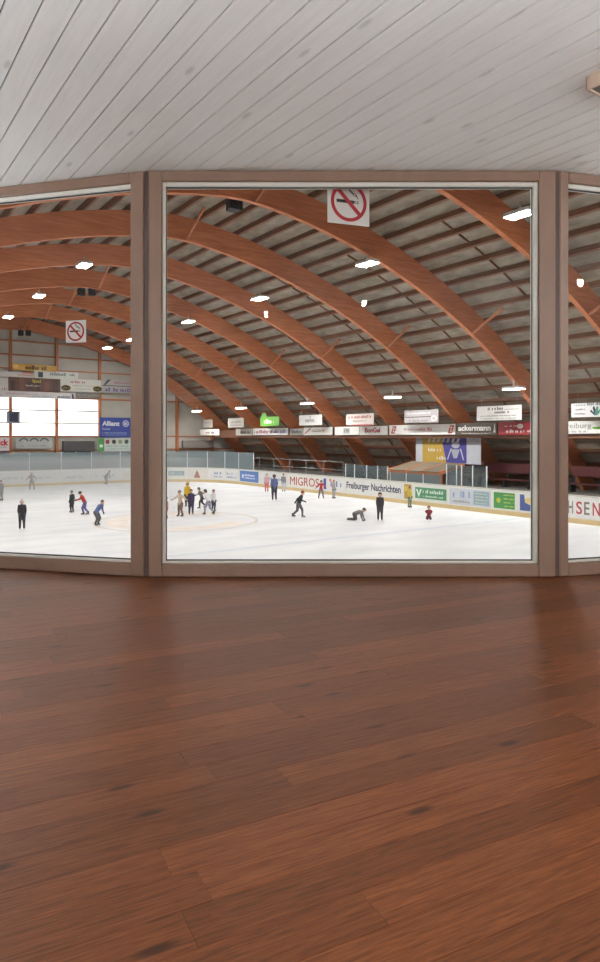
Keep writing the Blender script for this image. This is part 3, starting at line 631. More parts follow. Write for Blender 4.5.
m = MB(); m.bbox(-.02, .1, -.04, L_+.04, zf-.08, zf+.02, .01); m.build('front_rail', 'post_wood', pb)
m = MB(); m.bbox(dp-.06, dp-.02, 0, L_, .1, zb-.3, .005); m.build('rear_panel', plain((120, 130, 134)), pb)
# maroon benches between the arch feet
for k, lab in ((0, 'maroon bench with backrest between arch feet behind the glass shield'), (1, 'maroon bench with backrest between arch feet behind the green board panel'), (-1, 'maroon bench with backrest between the arch feet nearest the restaurant')):
    uc = 21.64+6*k+3.1; hl = 2.6
    bb = hallthing('stand_bench', uc, 32.4, -2.95, lab, 'bench', 'maroon benches at the rear of the stands')
    m = MB(); m.bbox(.3, .38, -hl, hl, .85, 1.4, .02); m.build('backrest', 'maroon', bb)
    m = MB(); m.bbox(-.15, .3, -hl, hl, .42, .5, .02); m.build('seat', 'maroon', bb)
    for q in range(4): y = -hl+.1+(2*hl-.2)*q/3; m = MB(); m.bbox(-.1, .36, y-.04, y+.04, 0, .42, .01); m.bbox(.3, .36, y-.04, y+.04, .42, .9, .01); m.build('leg', 'dark_metal', bb)
# far-side shelf panel at the end, grey
va, z1 = on_u(190, 440.5, 58.9); vb, z0 = on_u(213, 447.5, 58.9)
m = MB(); m.bbox((va-vb)/2-.8, (vb-va)/2, -.15, .15, z0, z1, .02); m.build('x', plain((128, 120, 116)), None, W(58.9, (va+vb)/2, 0), (0, 0, TH)).name = 'ventilation_duct'
tag(bpy.data.objects['ventilation_duct'], 'grey horizontal ventilation duct along the end wall beside the arches', 'duct')

# ------------------------------------------------------------------ restaurant room
D = .95*F/140.0                                     # window plane distance
HC = EYE + 267.0*D/F                                # ceiling height
XL = (147.6-CX)/F*D; XR = (556.6-CX)/F*D
ANG = math.radians(14.8)
dl = Vector((-math.cos(ANG), math.sin(ANG))); drr = Vector((math.cos(ANG), math.sin(ANG)))
WL = 2.72
PL = Vector((XL, D))+dl*WL; PR = Vector((XR, D))+drr*WL
YB = -2.4; XWL, XWR = PL.x, PR.x
def clip(poly, nx, ny, c):      # keep nx*x+ny*y <= c
    out = []
    for i in range(len(poly)):
        a = poly[i]; b = poly[(i+1) % len(poly)]; da = nx*a[0]+ny*a[1]-c; db = nx*b[0]+ny*b[1]-c
        if da <= 0: out.append(a)
        if (da < 0 < db) or (db < 0 < da): t = da/(da-db); out.append((a[0]+(b[0]-a[0])*t, a[1]+(b[1]-a[1])*t))
    return out
def room_clip(poly, ext):
    """pieces of a polygon inside the room (window line pushed out by ext)"""
    res = []
    for lo, hi, p, q in ((XWL, XL, PL, Vector((XL, D))), (XL, XR, Vector((XL, D)), Vector((XR, D))), (XR, XWR, Vector((XR, D)), PR)):
        d = (q-p).normalized(); nx, ny = -d.y, d.x
        g = clip(poly, -1, 0, -lo); g = clip(g, 1, 0, hi) if len(g) > 2 else g
        g = clip(g, nx, ny, nx*p.x+ny*p.y+ext) if len(g) > 2 else g
        g = clip(g, 0, -1, -YB) if len(g) > 2 else g
        if len(g) > 2: res.append(g)
    return res
full = [(XWL-1, YB-1), (XWR+1, YB-1), (XWR+1, 8), (XWL-1, 8)]
def slab(name, z0, z1, ext, matn):
    m = MB()
    for g in room_clip(full, ext): m.prism(g, z0, z1)
    return struct(m.build(name, matn))
floor = slab('floor', -.25, -.012, .08, 'slab')
ceil = slab('ceiling', HC+.012, HC+.12, .08, 'slab')
def lay(parent, name, matn, ang, wd, gap, length, z0, z1, phase, ext=.02, stag=True, bev=.0):
    """boards with local x along the board"""
    dx = Vector((math.cos(ang), math.sin(ang))); dy = Vector((-dx.y, dx.x)); shared = {}
    R_ = 9.0; k = math.floor(-R_/wd); n = 0
    while k*wd < R_:
        y0 = phase+k*wd; offx = random.uniform(0, length) if stag else 0
        x = -R_-offx
        while x < R_:
            L2 = length-gap*(1 if stag else 0); quad = [(x, y0+gap/2), (x+L2, y0+gap/2), (x+L2, y0+wd-gap/2), (x, y0+wd-gap/2)]
            wq = [tuple(dx*a+dy*b) for a, b in quad]; pc = room_clip(wq, ext)
            if pc:
                c = dx*(x+L2/2)+dy*(y0+wd/2)
                area = lambda g: abs(sum(g[i][0]*g[(i+1) % len(g)][1]-g[(i+1) % len(g)][0]*g[i][1] for i in range(len(g))))/2
                if len(pc) == 1 and abs(area(pc[0])-L2*(wd-gap)) < 1e-6:
                    if 'f' not in shared:
                        m = MB(); m.bbox(-L2/2, L2/2, -(wd-gap)/2, (wd-gap)/2, z0, z1, bev); shared['f'] = m.mesh(name, matn)
                    o = link(name, shared['f'], parent, (c.x, c.y, 0), (0, 0, ang))
                else:
                    m = MB()
                    for g in pc: m.prism([((Vector(p)-c).dot(dx), (Vector(p)-c).dot(dy)) for p in g], z0, z1)
                    o = m.build(name, matn, parent, (c.x, c.y, 0), (0, 0, ang))
                n += 1
            x += length
        k += 1
    return n
# floor planks: direction points to vanishing point x = 1630
fang = math.atan2(F, 1330.0)
fd = Vector((-math.sin(fang), math.cos(fang)))
yy = .95*F/(912-HY); ph = fd.y*yy                       # a joint passes (300, 912)
nf = lay(floor, 'floor_plank', 'floor_wood', fang, .111, .0009, 1.45, -.012, 0, ph % .111, stag=True, bev=.0006)
tt = (HC-EYE)*F/HY; Pp = Vector((-sT, cT)); perp = Vector((-Pp.y, Pp.x))   # ceiling boards run along the hall axis
q = perp.dot(Vector(((120-CX)/F*tt, tt)))
nc = lay(ceil, 'ceiling_board', 'ceiling_wood', math.atan2(cT, -sT), .130, .0075, 30, HC, HC+.014, q % .130, stag=False, bev=.003)

# windows
def make_window(idx, P, Q, gl_, gr_, fl, fr, bl, br):
    """P left jamb, Q right jamb seen from the room"""
    P = Vector(P); Q = Vector(Q); d = Q-P; L2 = d.length; ang = math.atan2(d.y, d.x)
    wo = struct(link('window_%d' % idx, None, None, (P.x, P.y, 0), (0, 0, ang)))
    H = HC; ft = .074; fb = .088; bt = .030; bb_ = .016; L0, L1 = gl_, L2-gr_; A0, A1 = L0+fl, L1-fr; a0, a1 = A0+bl, A1-br
    for x0, x1 in ((L0, A0), (A1, L1)): m = MB(); m.bbox(x0, x1, 0, .085, 0, H-.002, .006); m.build('window_stile', 'frame_paint', wo)
    m = MB(); m.bbox(A0, A1, .001, .084, H-ft, H-.002, .005); m.build('window_head_rail', 'frame_paint', wo)
    m = MB(); m.bbox(A0, A1, .001, .084, 0, fb, .005); m.build('window_bottom_rail', 'frame_paint', wo)
    for x0, x1 in ((A0, a0), (a1, A1)): m = MB(); m.bbox(x0, x1, .02, .08, fb, H-ft, .004); m.build('glazing_bead', 'bead', wo)
    m = MB(); m.bbox(a0, a1, .02, .08, H-ft-bt, H-ft, .004); m.build('glazing_bead', 'bead', wo)
    m = MB(); m.bbox(a0, a1, .02, .08, fb, fb+bb_, .004); m.build('glazing_bead', 'bead', wo)
    b0, b1 = fb+bb_, H-ft-bt
    m = MB(); m.box(a0, a1, .036, .05, b0, b0+.008); m.box(a0, a1, .036, .05, b1-.006, b1); m.box(a0, a0+.004, .036, .05, b0, b1); m.box(a1-.004, a1, .036, .05, b0, b1); m.build('gasket', 'gasket', wo)
    m = MB(); m.add([(a0-.005, .046, b0-.005), (a1+.005, .046, b0-.005), (a1+.005, .046, b1+.005), (a0-.005, .046, b1+.005)], [(0, 1, 2, 3)]); m.build('window_pane', 'pane_glass', wo)
    return wo
make_window(1, PL, (XL, D), .03, .034, .1, .097, .03, .006); make_window(2, (XL, D), (XR, D), .006, .006, .09, .113, .021, .033); make_window(3, (XR, D), PR, .026, .03, .07, .1, .008, .03)
for k, x in enumerate((XL, XR)):
    m = MB(); m.bbox(-.026, .026, .012, .1, 0, HC-.001, .004); struct(m.build('trim_%d' % (k+1), 'post_paint', None, (x, D, 0)))
m = MB()
for p, q in ((PL, Vector((XL, D))), (Vector((XL, D)), Vector((XR, D))), (Vector((XR, D)), PR)):
    m.beam((p.x, p.y+.06, -1.55), (q.x, q.y+.06, -1.55), .05, 2.6)
struct(m.build('wall_below', 'white_wall'))
# plain walls behind and beside the camera
m = MB(); m.box(XWL-.12, XWL, YB-.1, PL.y+.1, -.25, HC+.1); struct(m.build('wall_left', 'white_wall'))
m = MB(); m.box(XWR, XWR+.12, YB-.1, PR.y+.1, -.25, HC+.1); struct(m.build('wall_right', 'white_wall'))
m = MB(); m.box(XWL-.12, XWR+.12, YB-.12, YB, -.25, HC+.1); struct(m.build('wall_back', 'white_wall'))

# box luminaire on the ceiling and added fill-light ledges on the walls behind and beside the camera
tl = (HC-.07-EYE)*F/(HY-90.5); cl = Vector(((585.6-CX)/F*tl, tl))
o = tag(link('ceiling_luminaire', None, None, (cl.x, cl.y, HC), (0, 0, TH)), 'unlit box luminaire with dark glass fixed to the white board ceiling', 'ceiling lamp')
sx, sy = .30, .62
m = MB(); m.bbox(0, sx, -.016, 0, -.07, 0, .003); m.bbox(0, sx, -sy, -sy+.016, -.07, 0, .003); m.bbox(0, .016, -sy, 0, -.07, 0, .003); m.bbox(sx-.016, sx, -sy, 0, -.07, 0, .003)
m.build('housing', plain((196, 172, 156)), o)
m = MB(); m.box(.017, sx-.017, -sy+.017, -.017, -.062, -.052); m.build('glass_cover', plain((84, 84, 78)), o)
def add_fill_ledge(x0, y0, x1, y1, side, sw=.1):  # ledge with glowing strip, added out of view to lift the room light
    a = Vector((x0, y0, 0)); b = Vector((x1, y1, 0)); L2 = (b-a).length; ang = math.atan2(y1-y0, x1-x0)
    o = tag(link('fill_ledge', None, None, (x0, y0, 1.5), (0, 0, ang)), 'added white ledge with fill light strip along the %s restaurant wall' % side, 'added fill light')
    m = MB(); m.bbox(0, L2, 0, .18, -.02, 0, .003); m.bbox(0, L2, .165, .18, 0, .07, .003); m.build('ledge', 'white_wall', o)
    m = MB(); m.box(.05, L2-.05, .01, .01+sw, .004, .012); m.build('fill_strip', 'fill_ledge_glow', o)
add_fill_ledge(XWL, YB, XWR, YB, 'rear'); add_fill_ledge(XWR, YB+.3, XWR, 4.9, 'side nearer the stands', .15); add_fill_ledge(XWL, 4.9, XWL, YB+.3, 'side nearer the end wall', .06)
def add_fill_bowl(x, y, lab):  # hanging bowl added above the view to brighten the ceiling
    o = tag(link('fill_uplight', None, None, (x, y, 1.68), (0, 0, 0)), lab, 'pendant lamp', 'added bowl fill lights over the restaurant')
    m = MB(); prof = [(.03, -.12), (.11, -.10), (.18, -.04), (.2, .03), (.19, .03), (.17, -.035), (.1, -.09), (.02, -.105)]; n = 20
    vs = [(q*math.cos(2*math.pi*k/n), q*math.sin(2*math.pi*k/n), z) for q, z in prof for k in range(n)]
    fs = [(i*n+k, i*n+(k+1) % n, (i+1)*n+(k+1) % n, (i+1)*n+k) for i in range(len(prof)-1) for k in range(n)]+[tuple(range(n)), tuple(range(7*n, 8*n))]
    m.add(vs, fs); m.build('bowl', 'lamp_body', o, smooth=True)
    m = MB(); m.prism([(.165*math.cos(2*math.pi*k/n), .165*math.sin(2*math.pi*k/n)) for k in range(n)], .0, .006); m.build('diffuser', 'fill_bowl_glow', o)
    m = MB()
    for k in range(3): a = 2*math.pi*k/3; m.tube((.19*math.cos(a), .19*math.sin(a), .02), (0, 0, .5), .003, n=5)
    m.tube((0, 0, .5), (0, 0, HC-1.68), .006, n=6); m.tube((0, 0, HC-1.71), (0, 0, HC-1.68), .05, n=12); m.build('suspension', 'grey_metal', o)
for x, w_ in ((-2.2, 'nearest the end wall side'), (-.4, 'second from the end wall side'), (1.4, 'third from the end wall side'), (3.2, 'nearest the stands side')):
    add_fill_bowl(x, .75, 'added white bowl fill light over the restaurant, %s' % w_)
# small ceiling spots near the camera whose reflection shows in the panes
def spot(x, y, lab):
    o = tag(link('ceiling_spot', None, None, (x, y, HC), (0, 0, 0)), lab, 'spot lamp', 'small warm ceiling spots')
    m = MB(); m.tube((0, 0, -.09), (0, 0, 0), .03, .02, n=10); m.build('housing', 'lamp_body', o)
    m = MB(); m.tube((0, 0, -.135), (0, 0, -.1), .03, .034, n=10, cap=3); m.build('bulb', 'warm_glow', o, smooth=True)
for px, py, w_ in ((364, 303, 'on a timber arch in the middle pane'), (266, 314, 'beside a floodlight in the middle pane')):
    t = (HC-.115-EYE)*F/(HY-py); spot((px-CX)/F*t, 2*(D+.046)-t, 'small warm ceiling spot whose reflection glints %s' % w_)
spot(4.28, 2.86, 'small warm ceiling spot mounted towards the stands side of the restaurant')

# no-smoking signs
def no_smoking(loc, rot, sz, label, hang):
    o = tag(link('no_smoking_sign', None, None, loc, rot), label, 'sign', None)
    m = MB(); m.bbox(-sz/2, sz/2, -sz*.49, sz*.49, -.004, .004, .001); m.build('plate', plain((236, 232, 230)), o)
    r = sz*.43; RED = (184, 34, 48)
    m = MB(); m.ring(0, 0, r*.82, r, .0045, n=48, h=.001); m.build('prohibition_ring', plain(RED), o)
    m = MB(); k = r*.9/math.sqrt(2); e = r*.07
    m.prism([(-k-e, k-e), (-k+e, k+e), (k+e, -k+e), (k-e, -k-e)], .006, .007); m.build('prohibition_bar', plain(RED), o)
    m = MB(); m.prism([(-r*.68, -r*.06), (r*.32, -r*.06), (r*.32, r*.1), (-r*.68, r*.1)], .0045, .0055); m.build('cigarette', plain((40, 36, 40)), o)
    m = MB(); m.prism([(r*.36, -r*.06), (r*.42, -r*.06), (r*.42, r*.1), (r*.36, r*.1)], .0045, .0055); m.prism([(r*.46, -r*.06), (r*.54, -r*.06), (r*.54, r*.1), (r*.46, r*.1)], .0045, .0055); m.build('ash_tip', plain((150, 150, 150)), o)
    m = MB()
    pts = [(.52, .2), (.45, .32), (.28, .36), (.2, .45), (.1, .5), (.02, .62), (.08, .74)]
    for sft in (0, .12):
        for a, b in zip(pts, pts[1:]): m.beam((r*(a[0]-sft*.5), r*(a[1]+sft), .005), (r*(b[0]-sft*.5), r*(b[1]+sft), .005), .0012+r*.035, .001, up=(0, 0, 1))
    m.build('smoke_curl', plain((60, 56, 60)), o)
    if hang:
        for s in (-.35, .35): m = MB(); m.box(s*sz-.006, s*sz+.006, sz*.48, sz*.48+hang, -.003, -.001); m.build('hanger_strap', 'grey_metal', o)
    else:
        m = MB(); m.box(-sz*.4, sz*.4, -sz*.4, sz*.4, -.007, -.0042); m.build('adhesive_pad', plain((220, 220, 220)), o)
ts = D+.22
cz = EYE+(HY-202.3)/F*ts; no_smoking(((348.6-CX)/F*ts, ts, cz), (math.pi/2, 0, .34), .322, 'large no-smoking sign with red ring hanging outside the middle pane', .12)
d = Vector((XL, D))-PL; dd = d.normalized(); nrmv = Vector((-dd.y, dd.x))
a = (76-CX)/F; # intersection of the pixel ray with the left pane plane
t = (PL.dot(nrmv)+.058)/(nrmv.x*a+nrmv.y)
no_smoking((a*t, t, EYE+(HY-331.5)/F*t), (math.pi/2, 0, -ANG), 22.5/F*t*1.0, 'small no-smoking sticker sign with red ring on the pane nearer the end wall', 0)

# ------------------------------------------------------------------ skaters
mat('skin', (214, 168, 142), .5, .03, 8)
def cloth(rgb):
    k = 'cloth_%d_%d_%d' % tuple(rgb)
    if k not in M: mat(k, rgb, .85, .12, 14, .1)
    return M[k]
V3 = Vector
def pose(kind):
    J = dict(pel=V3((0, 0, .5)), che=V3((0, .0, .73)), nec=V3((0, .0, .83)), hea=V3((0, .015, .915)))
    for s, n in ((-1, 'l'), (1, 'r')):
        J['sh'+n] = V3((s*.088, 0, .80)); J['el'+n] = V3((s*.116, -.015, .65)); J['wr'+n] = V3((s*.108, .045, .53))
        J['hi'+n] = V3((s*.052, 0, .49)); J['kn'+n] = V3((s*.06, .03, .285)); J['an'+n] = V3((s*.065, -.005, .085))
    def lean(dy, dz=0, keys=('che', 'nec', 'hea', 'shl', 'shr', 'ell', 'elr', 'wrl', 'wrr')):
        for k in keys: J[k] = V3((J[k].x, J[k].y+dy*(J[k].z-.5)*2.2, J[k].z-abs(dy)*.25*(J[k].z-.5)))
    if kind == 'stride':
        lean(.16); J['knl'] = V3((-.06, .12, .30)); J['anl'] = V3((-.07, .13, .085)); J['knr'] = V3((.07, -.02, .27)); J['anr'] = V3((.09, -.19, .11))
        J['ell'] = V3((-.17, -.1, .67)); J['wrl'] = V3((-.19, -.17, .57)); J['elr'] = V3((.16, .14, .66)); J['wrr'] = V3((.13, .25, .62))
    elif kind == 'push':
        lean(.2); J['knl'] = V3((-.06, .1, .29)); J['anl'] = V3((-.06, .05, .085)); J['anr'] = V3((.07, -.12, .09)); J['knr'] = V3((.06, .02, .28))
        for s, n in ((-1, 'l'), (1, 'r')): J['el'+n] = V3((s*.12, .2, .66)); J['wr'+n] = V3((s*.09, .33, .62))
    elif kind == 'arms':
        lean(.05)
        for s, n in ((-1, 'l'), (1, 'r')): J['el'+n] = V3((s*.22, .02, .70)); J['wr'+n] = V3((s*.33, .06, .64))
        J['anl'].x -= .03; J['anr'].x += .03
    elif kind == 'lean':
        lean(.3); J['knl'].y += .06; J['knr'].y += .05; J['pel'].y -= .05; J['hil'].y -= .05; J['hir'].y -= .05
        for s, n in ((-1, 'l'), (1, 'r')): J['el'+n] = V3((s*.15, .12, .62)); J['wr'+n] = V3((s*.13, .2, .50))
    elif kind == 'kneel':
        dz = -.35
        for k in ('pel', 'che', 'nec', 'hea', 'shl', 'shr', 'ell', 'elr', 'wrl', 'wrr', 'hil', 'hir'): J[k].z += dz
        for s, n in ((-1, 'l'), (1, 'r')): J['kn'+n] = V3((s*.075, .13, .065)); J['an'+n] = V3((s*.075, -.16, .05)); J['wr'+n] = V3((s*.08, .14, .3)); J['el'+n] = V3((s*.15, .03, .39))
        for k in ('che', 'nec', 'hea', 'shl', 'shr'): J[k].y += .06
    elif kind == 'crawl':
        J.update(pel=V3((0, -.1, .26)), che=V3((0, .1, .33)), nec=V3((0, .2, .36)), hea=V3((0, .28, .41)))
        for s, n in ((-1, 'l'), (1, 'r')):
            J['sh'+n] = V3((s*.1, .17, .33)); J['el'+n] = V3((s*.13, .2, .18)); J['wr'+n] = V3((s*.12, .25, .05))
            J['hi'+n] = V3((s*.06, -.1, .25)); J['kn'+n] = V3((s*.08, -.06, .06)); J['an'+n] = V3((s*.08, -.3, .06))
    elif kind == 'wide':
        J['anl'] = V3((-.12, .03, .085)); J['knl'] = V3((-.09, .05, .28)); J['anr'] = V3((.12, -.04, .085)); J['knr'] = V3((.09, .02, .28)); lean(.08)
        J['elr'] = V3((.2, 0, .68)); J['wrr'] = V3((.27, .06, .6)); J['ell'] = V3((-.2, 0, .68)); J['wrl'] = V3((-.24, .1, .6))
    return J
eye_mb = MB()
for sx in (-.022, .022): eye_mb.tube((sx, .058, .008), (sx, .066, .008), .007, .005, n=6, cap=2)
eye_me = eye_mb.mesh('eyes', plain((40, 34, 32)))
mo_mb = MB(); mo_mb.beam((-.016, .06, -.038), (.016, .06, -.038), .006, .006); mouth_me = mo_mb.mesh('mouth', plain((150, 84, 78)))
gl = MB()                                   # gloved hand pointing down local -z, palm towards +x, thumb to +y
gl.bbox(-.010, .010, -.022, .022, -.055, .005, .006)
for k, (y, ln) in enumerate(((.018, .030), (.006, .036), (-.006, .033), (-.018, .025))):
    gl.tube((0, y, -.05), (.004, y*1.1, -.05-ln*.55), .0062, .0058, n=6, cap=2); gl.tube((.004, y*1.1, -.05-ln*.55), (.015, y*1.1, -.05-ln), .0058, .0048, n=6, cap=2)
gl.tube((0, .018, -.012), (.006, .036, -.034), .0075, .0065, n=6, cap=2); gl.tube((.006, .036, -.034), (.012, .038, -.052), .0065, .005, n=6, cap=2)
glove_cache = {}
def frame_to(d):
    d = d.normalized(); z = -d; x = V3((0, 1, 0)).cross(z)
    x = x.normalized() if x.length > 1e-3 else V3((1, 0, 0)); y = z.cross(x)
    return Matrix((x, y, z)).transposed().to_4x4()
def skater(px, py, hpx, kind, head, jacket, pants, hat, label, hatkind='beanie', face=None, hgt=None):
    g = on_ice(px, py); h = hgt or hpx/(py-HY)*3.8
    J = {k: v*h for k, v in pose(kind).items()}
    base = {'kneel': 0, 'crawl': 0}.get(kind, None)
    B = []       # (a, b, ra, rb, material)  0 jacket 1 pants 2 skin
    def cap(a, b, ra, rb, m): B.append((J[a] if isinstance(a, str) else a, J[b] if isinstance(b, str) else b, ra*h, rb*h, m))
    cap('pel', 'che', .08, .084, 0); cap('che', 'nec', .082, .04, 0); cap('nec', 'hea', .036, .04, 2)
    hv = J['hea']; cap(hv+V3((0, 0, -.012*h)), hv+V3((0, .004*h, .025*h)), .058, .062, 2)
    cap(hv+V3((0, .055*h, -.01*h)), hv+V3((0, .068*h, -.016*h)), .010, .011, 2)
    for s in (-1, 1): cap(hv+V3((s*.058*h, 0, -.01*h)), hv+V3((s*.064*h, -.004*h, .008*h)), .011, .011, 2)
    for n in 'lr':
        cap('sh'+n, 'che', .042, .07, 0)
        cap('sh'+n, 'el'+n, .042, .035, 0); cap('el'+n, 'wr'+n, .034, .026, 0)
        cap('pel', 'hi'+n, .075, .07, 1); cap('hi'+n, 'kn'+n, .07, .05, 1); cap('kn'+n, 'an'+n, .047, .034, 1)
    m = MB()
    for a, b, ra, rb, mi in B: m.tube(a, b, ra, rb, n=12, cap=4)
    me = m.mesh('body', [cloth(jacket), cloth(pants), M['skin']])
    tmp = bpy.data.objects.new('tmp', me); COL.objects.link(tmp)
    md_ = tmp.modifiers.new('r', 'REMESH'); md_.mode = 'VOXEL'; md_.voxel_size = .0125*h/1.25
    sm = tmp.modifiers.new('s', 'SMOOTH'); sm.iterations = 3; sm.factor = .5
    dg = bpy.context.evaluated_depsgraph_get(); out = bpy.data.meshes.new_from_object(tmp.evaluated_get(dg))
    bpy.data.objects.remove(tmp)
    out.materials.clear()
    for q in (cloth(jacket), cloth(pants), M['skin']): out.materials.append(q)
    segs_ = [(a, (b-a), max((b-a).length_squared, 1e-9), ra, rb, mi) for a, b, ra, rb, mi in B]
    for p in out.polygons:
        c = p.center; best = 9; bi = 0
        for a, d, l2, ra, rb, mi in segs_:
            t = min(1, max(0, (c-a).dot(d)/l2)); ds = (c-a-d*t).length-(ra+(rb-ra)*t)
            if ds < best: best = ds; bi = mi
        p.material_index = bi; p.use_smooth = True
    o = link('person', out, None, g, (0, 0, math.radians(head)))
    tag(o, label, 'person', 'children and adults skating on the ice')
    # hat / hair / helmet
    HM = MB(); r = .069*h
    N1, N2 = 12, 6
    vs = []; low = -.25 if hatkind == 'helmet' else (-.15 if hatkind == 'beanie' else -.75)
    for i in range(N2+1):
        e = low+(math.pi/2-low)*i/N2
        for k in range(N1):
            a = 2*math.pi*k/N1; yv = math.cos(e)*math.sin(a)
            rr = r*(1.0 if hatkind != 'hood' else 1.12); zz = math.sin(e)*rr*1.08
            if hatkind in ('hair', 'hood') and math.sin(a) > .35 and e < .25: zz = max(zz, math.sin(.25)*rr)
            vs.append((rr*math.cos(e)*math.cos(a), yv*rr-(.004*h), zz))
    HM.add(vs, [(i*N1+k, i*N1+(k+1) % N1, (i+1)*N1+(k+1) % N1, (i+1)*N1+k) for i in range(N2) for k in range(N1)]+[tuple(range(N1))[::-1]])
    if hatkind == 'beanie': HM.tube((0, 0, r*1.05), (0, 0, r*1.2), r*.2, n=8, cap=3); HM.ring(0, -.004*h, r*.96, r*1.06, -.012*h, n=16, h=.022*h)
    if hatkind == 'helmet': HM.tube((0, r*.6, -.1*r), (0, r*1.12, -.05*r), r*.5, r*.25, n=8)
    if hatkind == 'hair': HM.tube((0, -r*.55, -r*.1), (0, -r*.6, -r*1.3), r*.62, r*.35, n=10, cap=3)
    hh = HM.build({'beanie': 'hat', 'helmet': 'helmet', 'hair': 'hair', 'hood': 'hood'}[hatkind], cloth(hat), o, hv+V3((0, 0, .02*h)), smooth=True)
    for nme, mm in (('eyes', eye_me), ('mouth', mouth_me)):
        e = link(nme, mm, o, hv); e.scale = (h,)*3
    # gloves
    for n in 'lr':
        kcol = tuple(int(c*.45) for c in jacket)
        if kcol not in glove_cache: glove_cache[kcol] = gl.mesh('glove', cloth(kcol), True)
        e = link('glove', glove_cache[kcol], o); mx = frame_to(J['wr'+n]-J['el'+n]); mx.translation = J['wr'+n]; 
        e.matrix_local = mx @ Matrix.Scale(h*1.15, 4)
    # skates
    for n in 'lr':
        a = J['an'+n]; flat = kind not in ('kneel', 'crawl')
        m = MB(); z0 = -.055*h if flat else -.0*h
        if flat:
            m.tube((0, -.005*h, .03*h), (0, 0, -.02*h), .036*h, .032*h, n=8, cap=3); m.tube((0, -.015*h, -.028*h), (0, .09*h, -.032*h), .027*h, .022*h, n=8, cap=3)
        else:
            m.tube((0, .03*h, 0), (0, -.02*h, 0), .034*h, .032*h, n=8, cap=3); m.tube((0, -.02*h, .005*h), (0, -.05*h, -.02*h), .026*h, .02*h, n=8, cap=3)
        sk = m.build('skate', plain((58, 58, 62)), o, a, smooth=True)
        m = MB()
        if flat:
            dzb = -a.z if a.z < .1*h else -.085*h
            m.box(-.004*h, .004*h, -.05*h, .11*h, dzb, dzb+.016*h); m.box(-.004*h, .004*h, -.04*h, -.02*h, dzb+.01*h, -.04*h); m.box(-.004*h, .004*h, .07*h, .09*h, dzb+.01*h, -.04*h)
        else: m.box(-.004*h, .004*h, -.075*h, -.06*h, -.05*h, .05*h)
        m.build('blade', 'grey_metal', sk)
    return o
BK = (44, 44, 50)
# heading: 0 faces away from the restaurant (+Y); 180 faces the camera; 90 faces left
skater(22, 529.6, 30, 'stand', 20, (50, 48, 54), (66, 64, 68), (206, 202, 198), 'person in dark jacket and white hat skating alone nearest the restaurant window')
skater(32, 489.8, 17.6, 'wide', 190, (150, 152, 156), (150, 148, 146), (190, 190, 190), 'person in pale grey clothes gliding in front of the end boards', 'helmet')
skater(72, 512.6, 22, 'stand', 60, (48, 58, 52), (44, 46, 50), (96, 104, 88), 'person in dark green jacket standing behind the one in red')
skater(85, 514.8, 24, 'push', 100, (182, 62, 50), (92, 92, 148), (52, 50, 56), 'person in red jacket and blue trousers reaching forward with both arms', 'helmet')
skater(97, 525.4, 26.5, 'lean', 240, (92, 112, 164), (100, 98, 98), (48, 44, 44), 'person in blue jacket and grey trousers bending forward', 'hair')
skater(106, 484.4, 14.6, 'lean', 250, (146, 144, 146), (162, 160, 160), (130, 110, 110), 'person in light grey leaning forward by the end boards', 'helmet')
skater(1, 501, 21, 'stand', 60, (150, 150, 152), (160, 158, 158), (130, 130, 130), 'person in grey beyond the mullion edge far over the ice', 'beanie')
skater(180.5, 516.6, 26.5, 'arms', 150, (206, 190, 168), (132, 110, 98), (130, 128, 128), 'person in beige jacket with arms spread and brown trousers')
skater(187.5, 507, 24.5, 'stand', 170, (214, 178, 40), (90, 86, 90), (190, 160, 60), 'person in bright yellow jacket behind the group')
skater(191, 514.6, 25.5, 'stand', 200, (74, 62, 96), (66, 60, 84), (52, 44, 46), 'person in dark purple jacket in the middle of the group', 'hair')
skater(202, 508.4, 21.5, 'stride', 110, (120, 112, 112), (70, 66, 68), (66, 58, 56), 'person in grey jacket with dark long hair striding', 'hair')
skater(208.5, 515, 26, 'stride', 60, (224, 224, 226), (150, 154, 176), (60, 52, 52), 'person in white jacket and pale blue trousers at the edge of the group', 'hair')
skater(213.5, 511.5, 22, 'stand', 220, (220, 220, 224), (62, 62, 68), (50, 46, 46), 'person in white top and black trousers behind the white-jacketed one', 'hair')
skater(166.5, 519, 22, 'stand', 90, (196, 120, 130), (178, 64, 74), (80, 60, 60), 'person in pink and red partly hidden by the window mullion')
skater(266.7, 492, 18.5, 'stand', 180, (206, 170, 176), (208, 112, 112), (170, 160, 164), 'person in pale pink jacket and red trousers near the side boards')
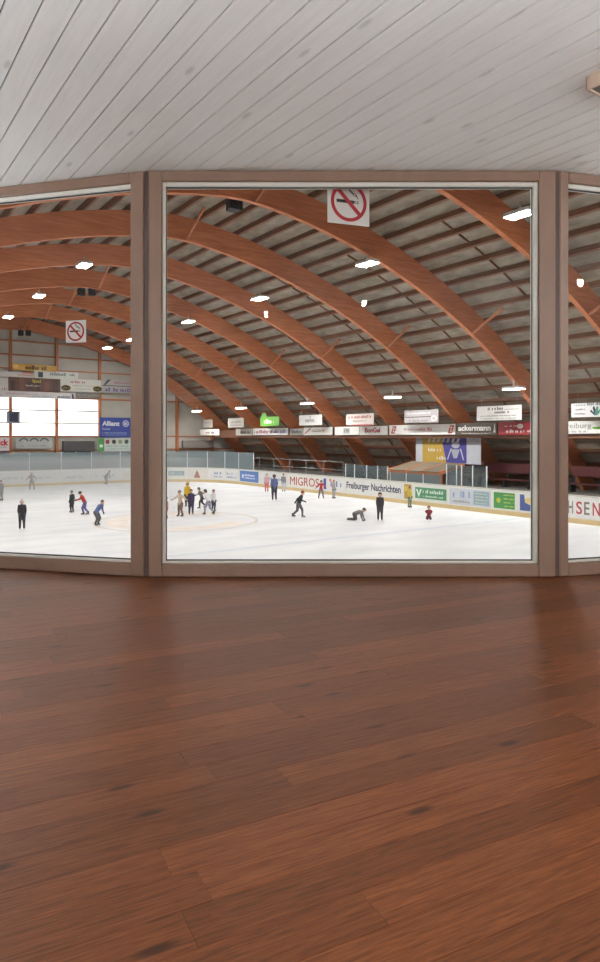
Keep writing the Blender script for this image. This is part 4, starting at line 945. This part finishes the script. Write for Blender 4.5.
skater(274.3, 500.4, 26, 'stand', 10, (98, 108, 152), (56, 62, 74), (96, 76, 80), 'tall person in blue jacket and dark trousers near the side boards', 'hair')
skater(283.5, 491.5, 18, 'stand', 200, (130, 128, 134), (196, 196, 206), (80, 76, 80), 'person in grey top and white trousers by the red-lettered board panel', 'hair')
skater(298.5, 517.6, 27.5, 'stride', 250, (52, 52, 56), (92, 92, 96), (120, 62, 54), 'person in black jacket with reddish hat striding over open ice')
skater(321, 498.6, 18.6, 'wide', 190, (188, 52, 58), (120, 116, 124), (64, 60, 64), 'person in red jacket in front of the red-lettered board panel', 'helmet')
skater(333.6, 498.6, 18.6, 'stand', 230, (160, 156, 156), (166, 160, 156), (186, 132, 100), 'person in pale grey with orange-brown hat beside the boards')
skater(357, 520.6, 12, 'crawl', 250, (122, 120, 122), (96, 94, 96), (84, 84, 86), 'person in grey fallen on hands and knees on the ice', 'helmet', hgt=1.2)
skater(380, 520.6, 28, 'stand', 175, (62, 60, 62), (74, 74, 76), (56, 54, 54), 'person in hooded black suit standing facing the restaurant', 'hood')
skater(428.6, 519.8, 11, 'kneel', 180, (136, 52, 58), (104, 60, 64), (112, 58, 62), 'person in dark red kneeling alone on the ice', 'hood', hgt=.98)
skater(409.5, 507.5, 21, 'stand', 215, (206, 182, 70), (130, 146, 122), (160, 92, 70), 'person in yellow jacket and green trousers against the side boards')
# thin mist hanging over the cold far end of the ice
mm = bpy.data.materials.new('mist'); mm.use_nodes = True; nt = mm.node_tree; nt.nodes.clear()
vs_ = nt.nodes.new('ShaderNodeVolumeScatter'); vs_.inputs['Color'].default_value = (.96, .97, 1, 1); vs_.inputs['Density'].default_value = .042
oo = nt.nodes.new('ShaderNodeOutputMaterial'); nt.links.new(vs_.outputs[0], oo.inputs['Volume'])
M['mist'] = mm
m = MB(); m.box(-2, 21, 40, 54.2, .02, 2.4)
o = hall('ice_mist', m, 'mist', 0, 0, -3.8); o['kind'] = 'stuff'; tag(o, 'thin white mist lying over the far end of the ice', 'mist')
print('planks', nf, 'ceiling boards', nc, 'objects', len(bpy.data.objects))
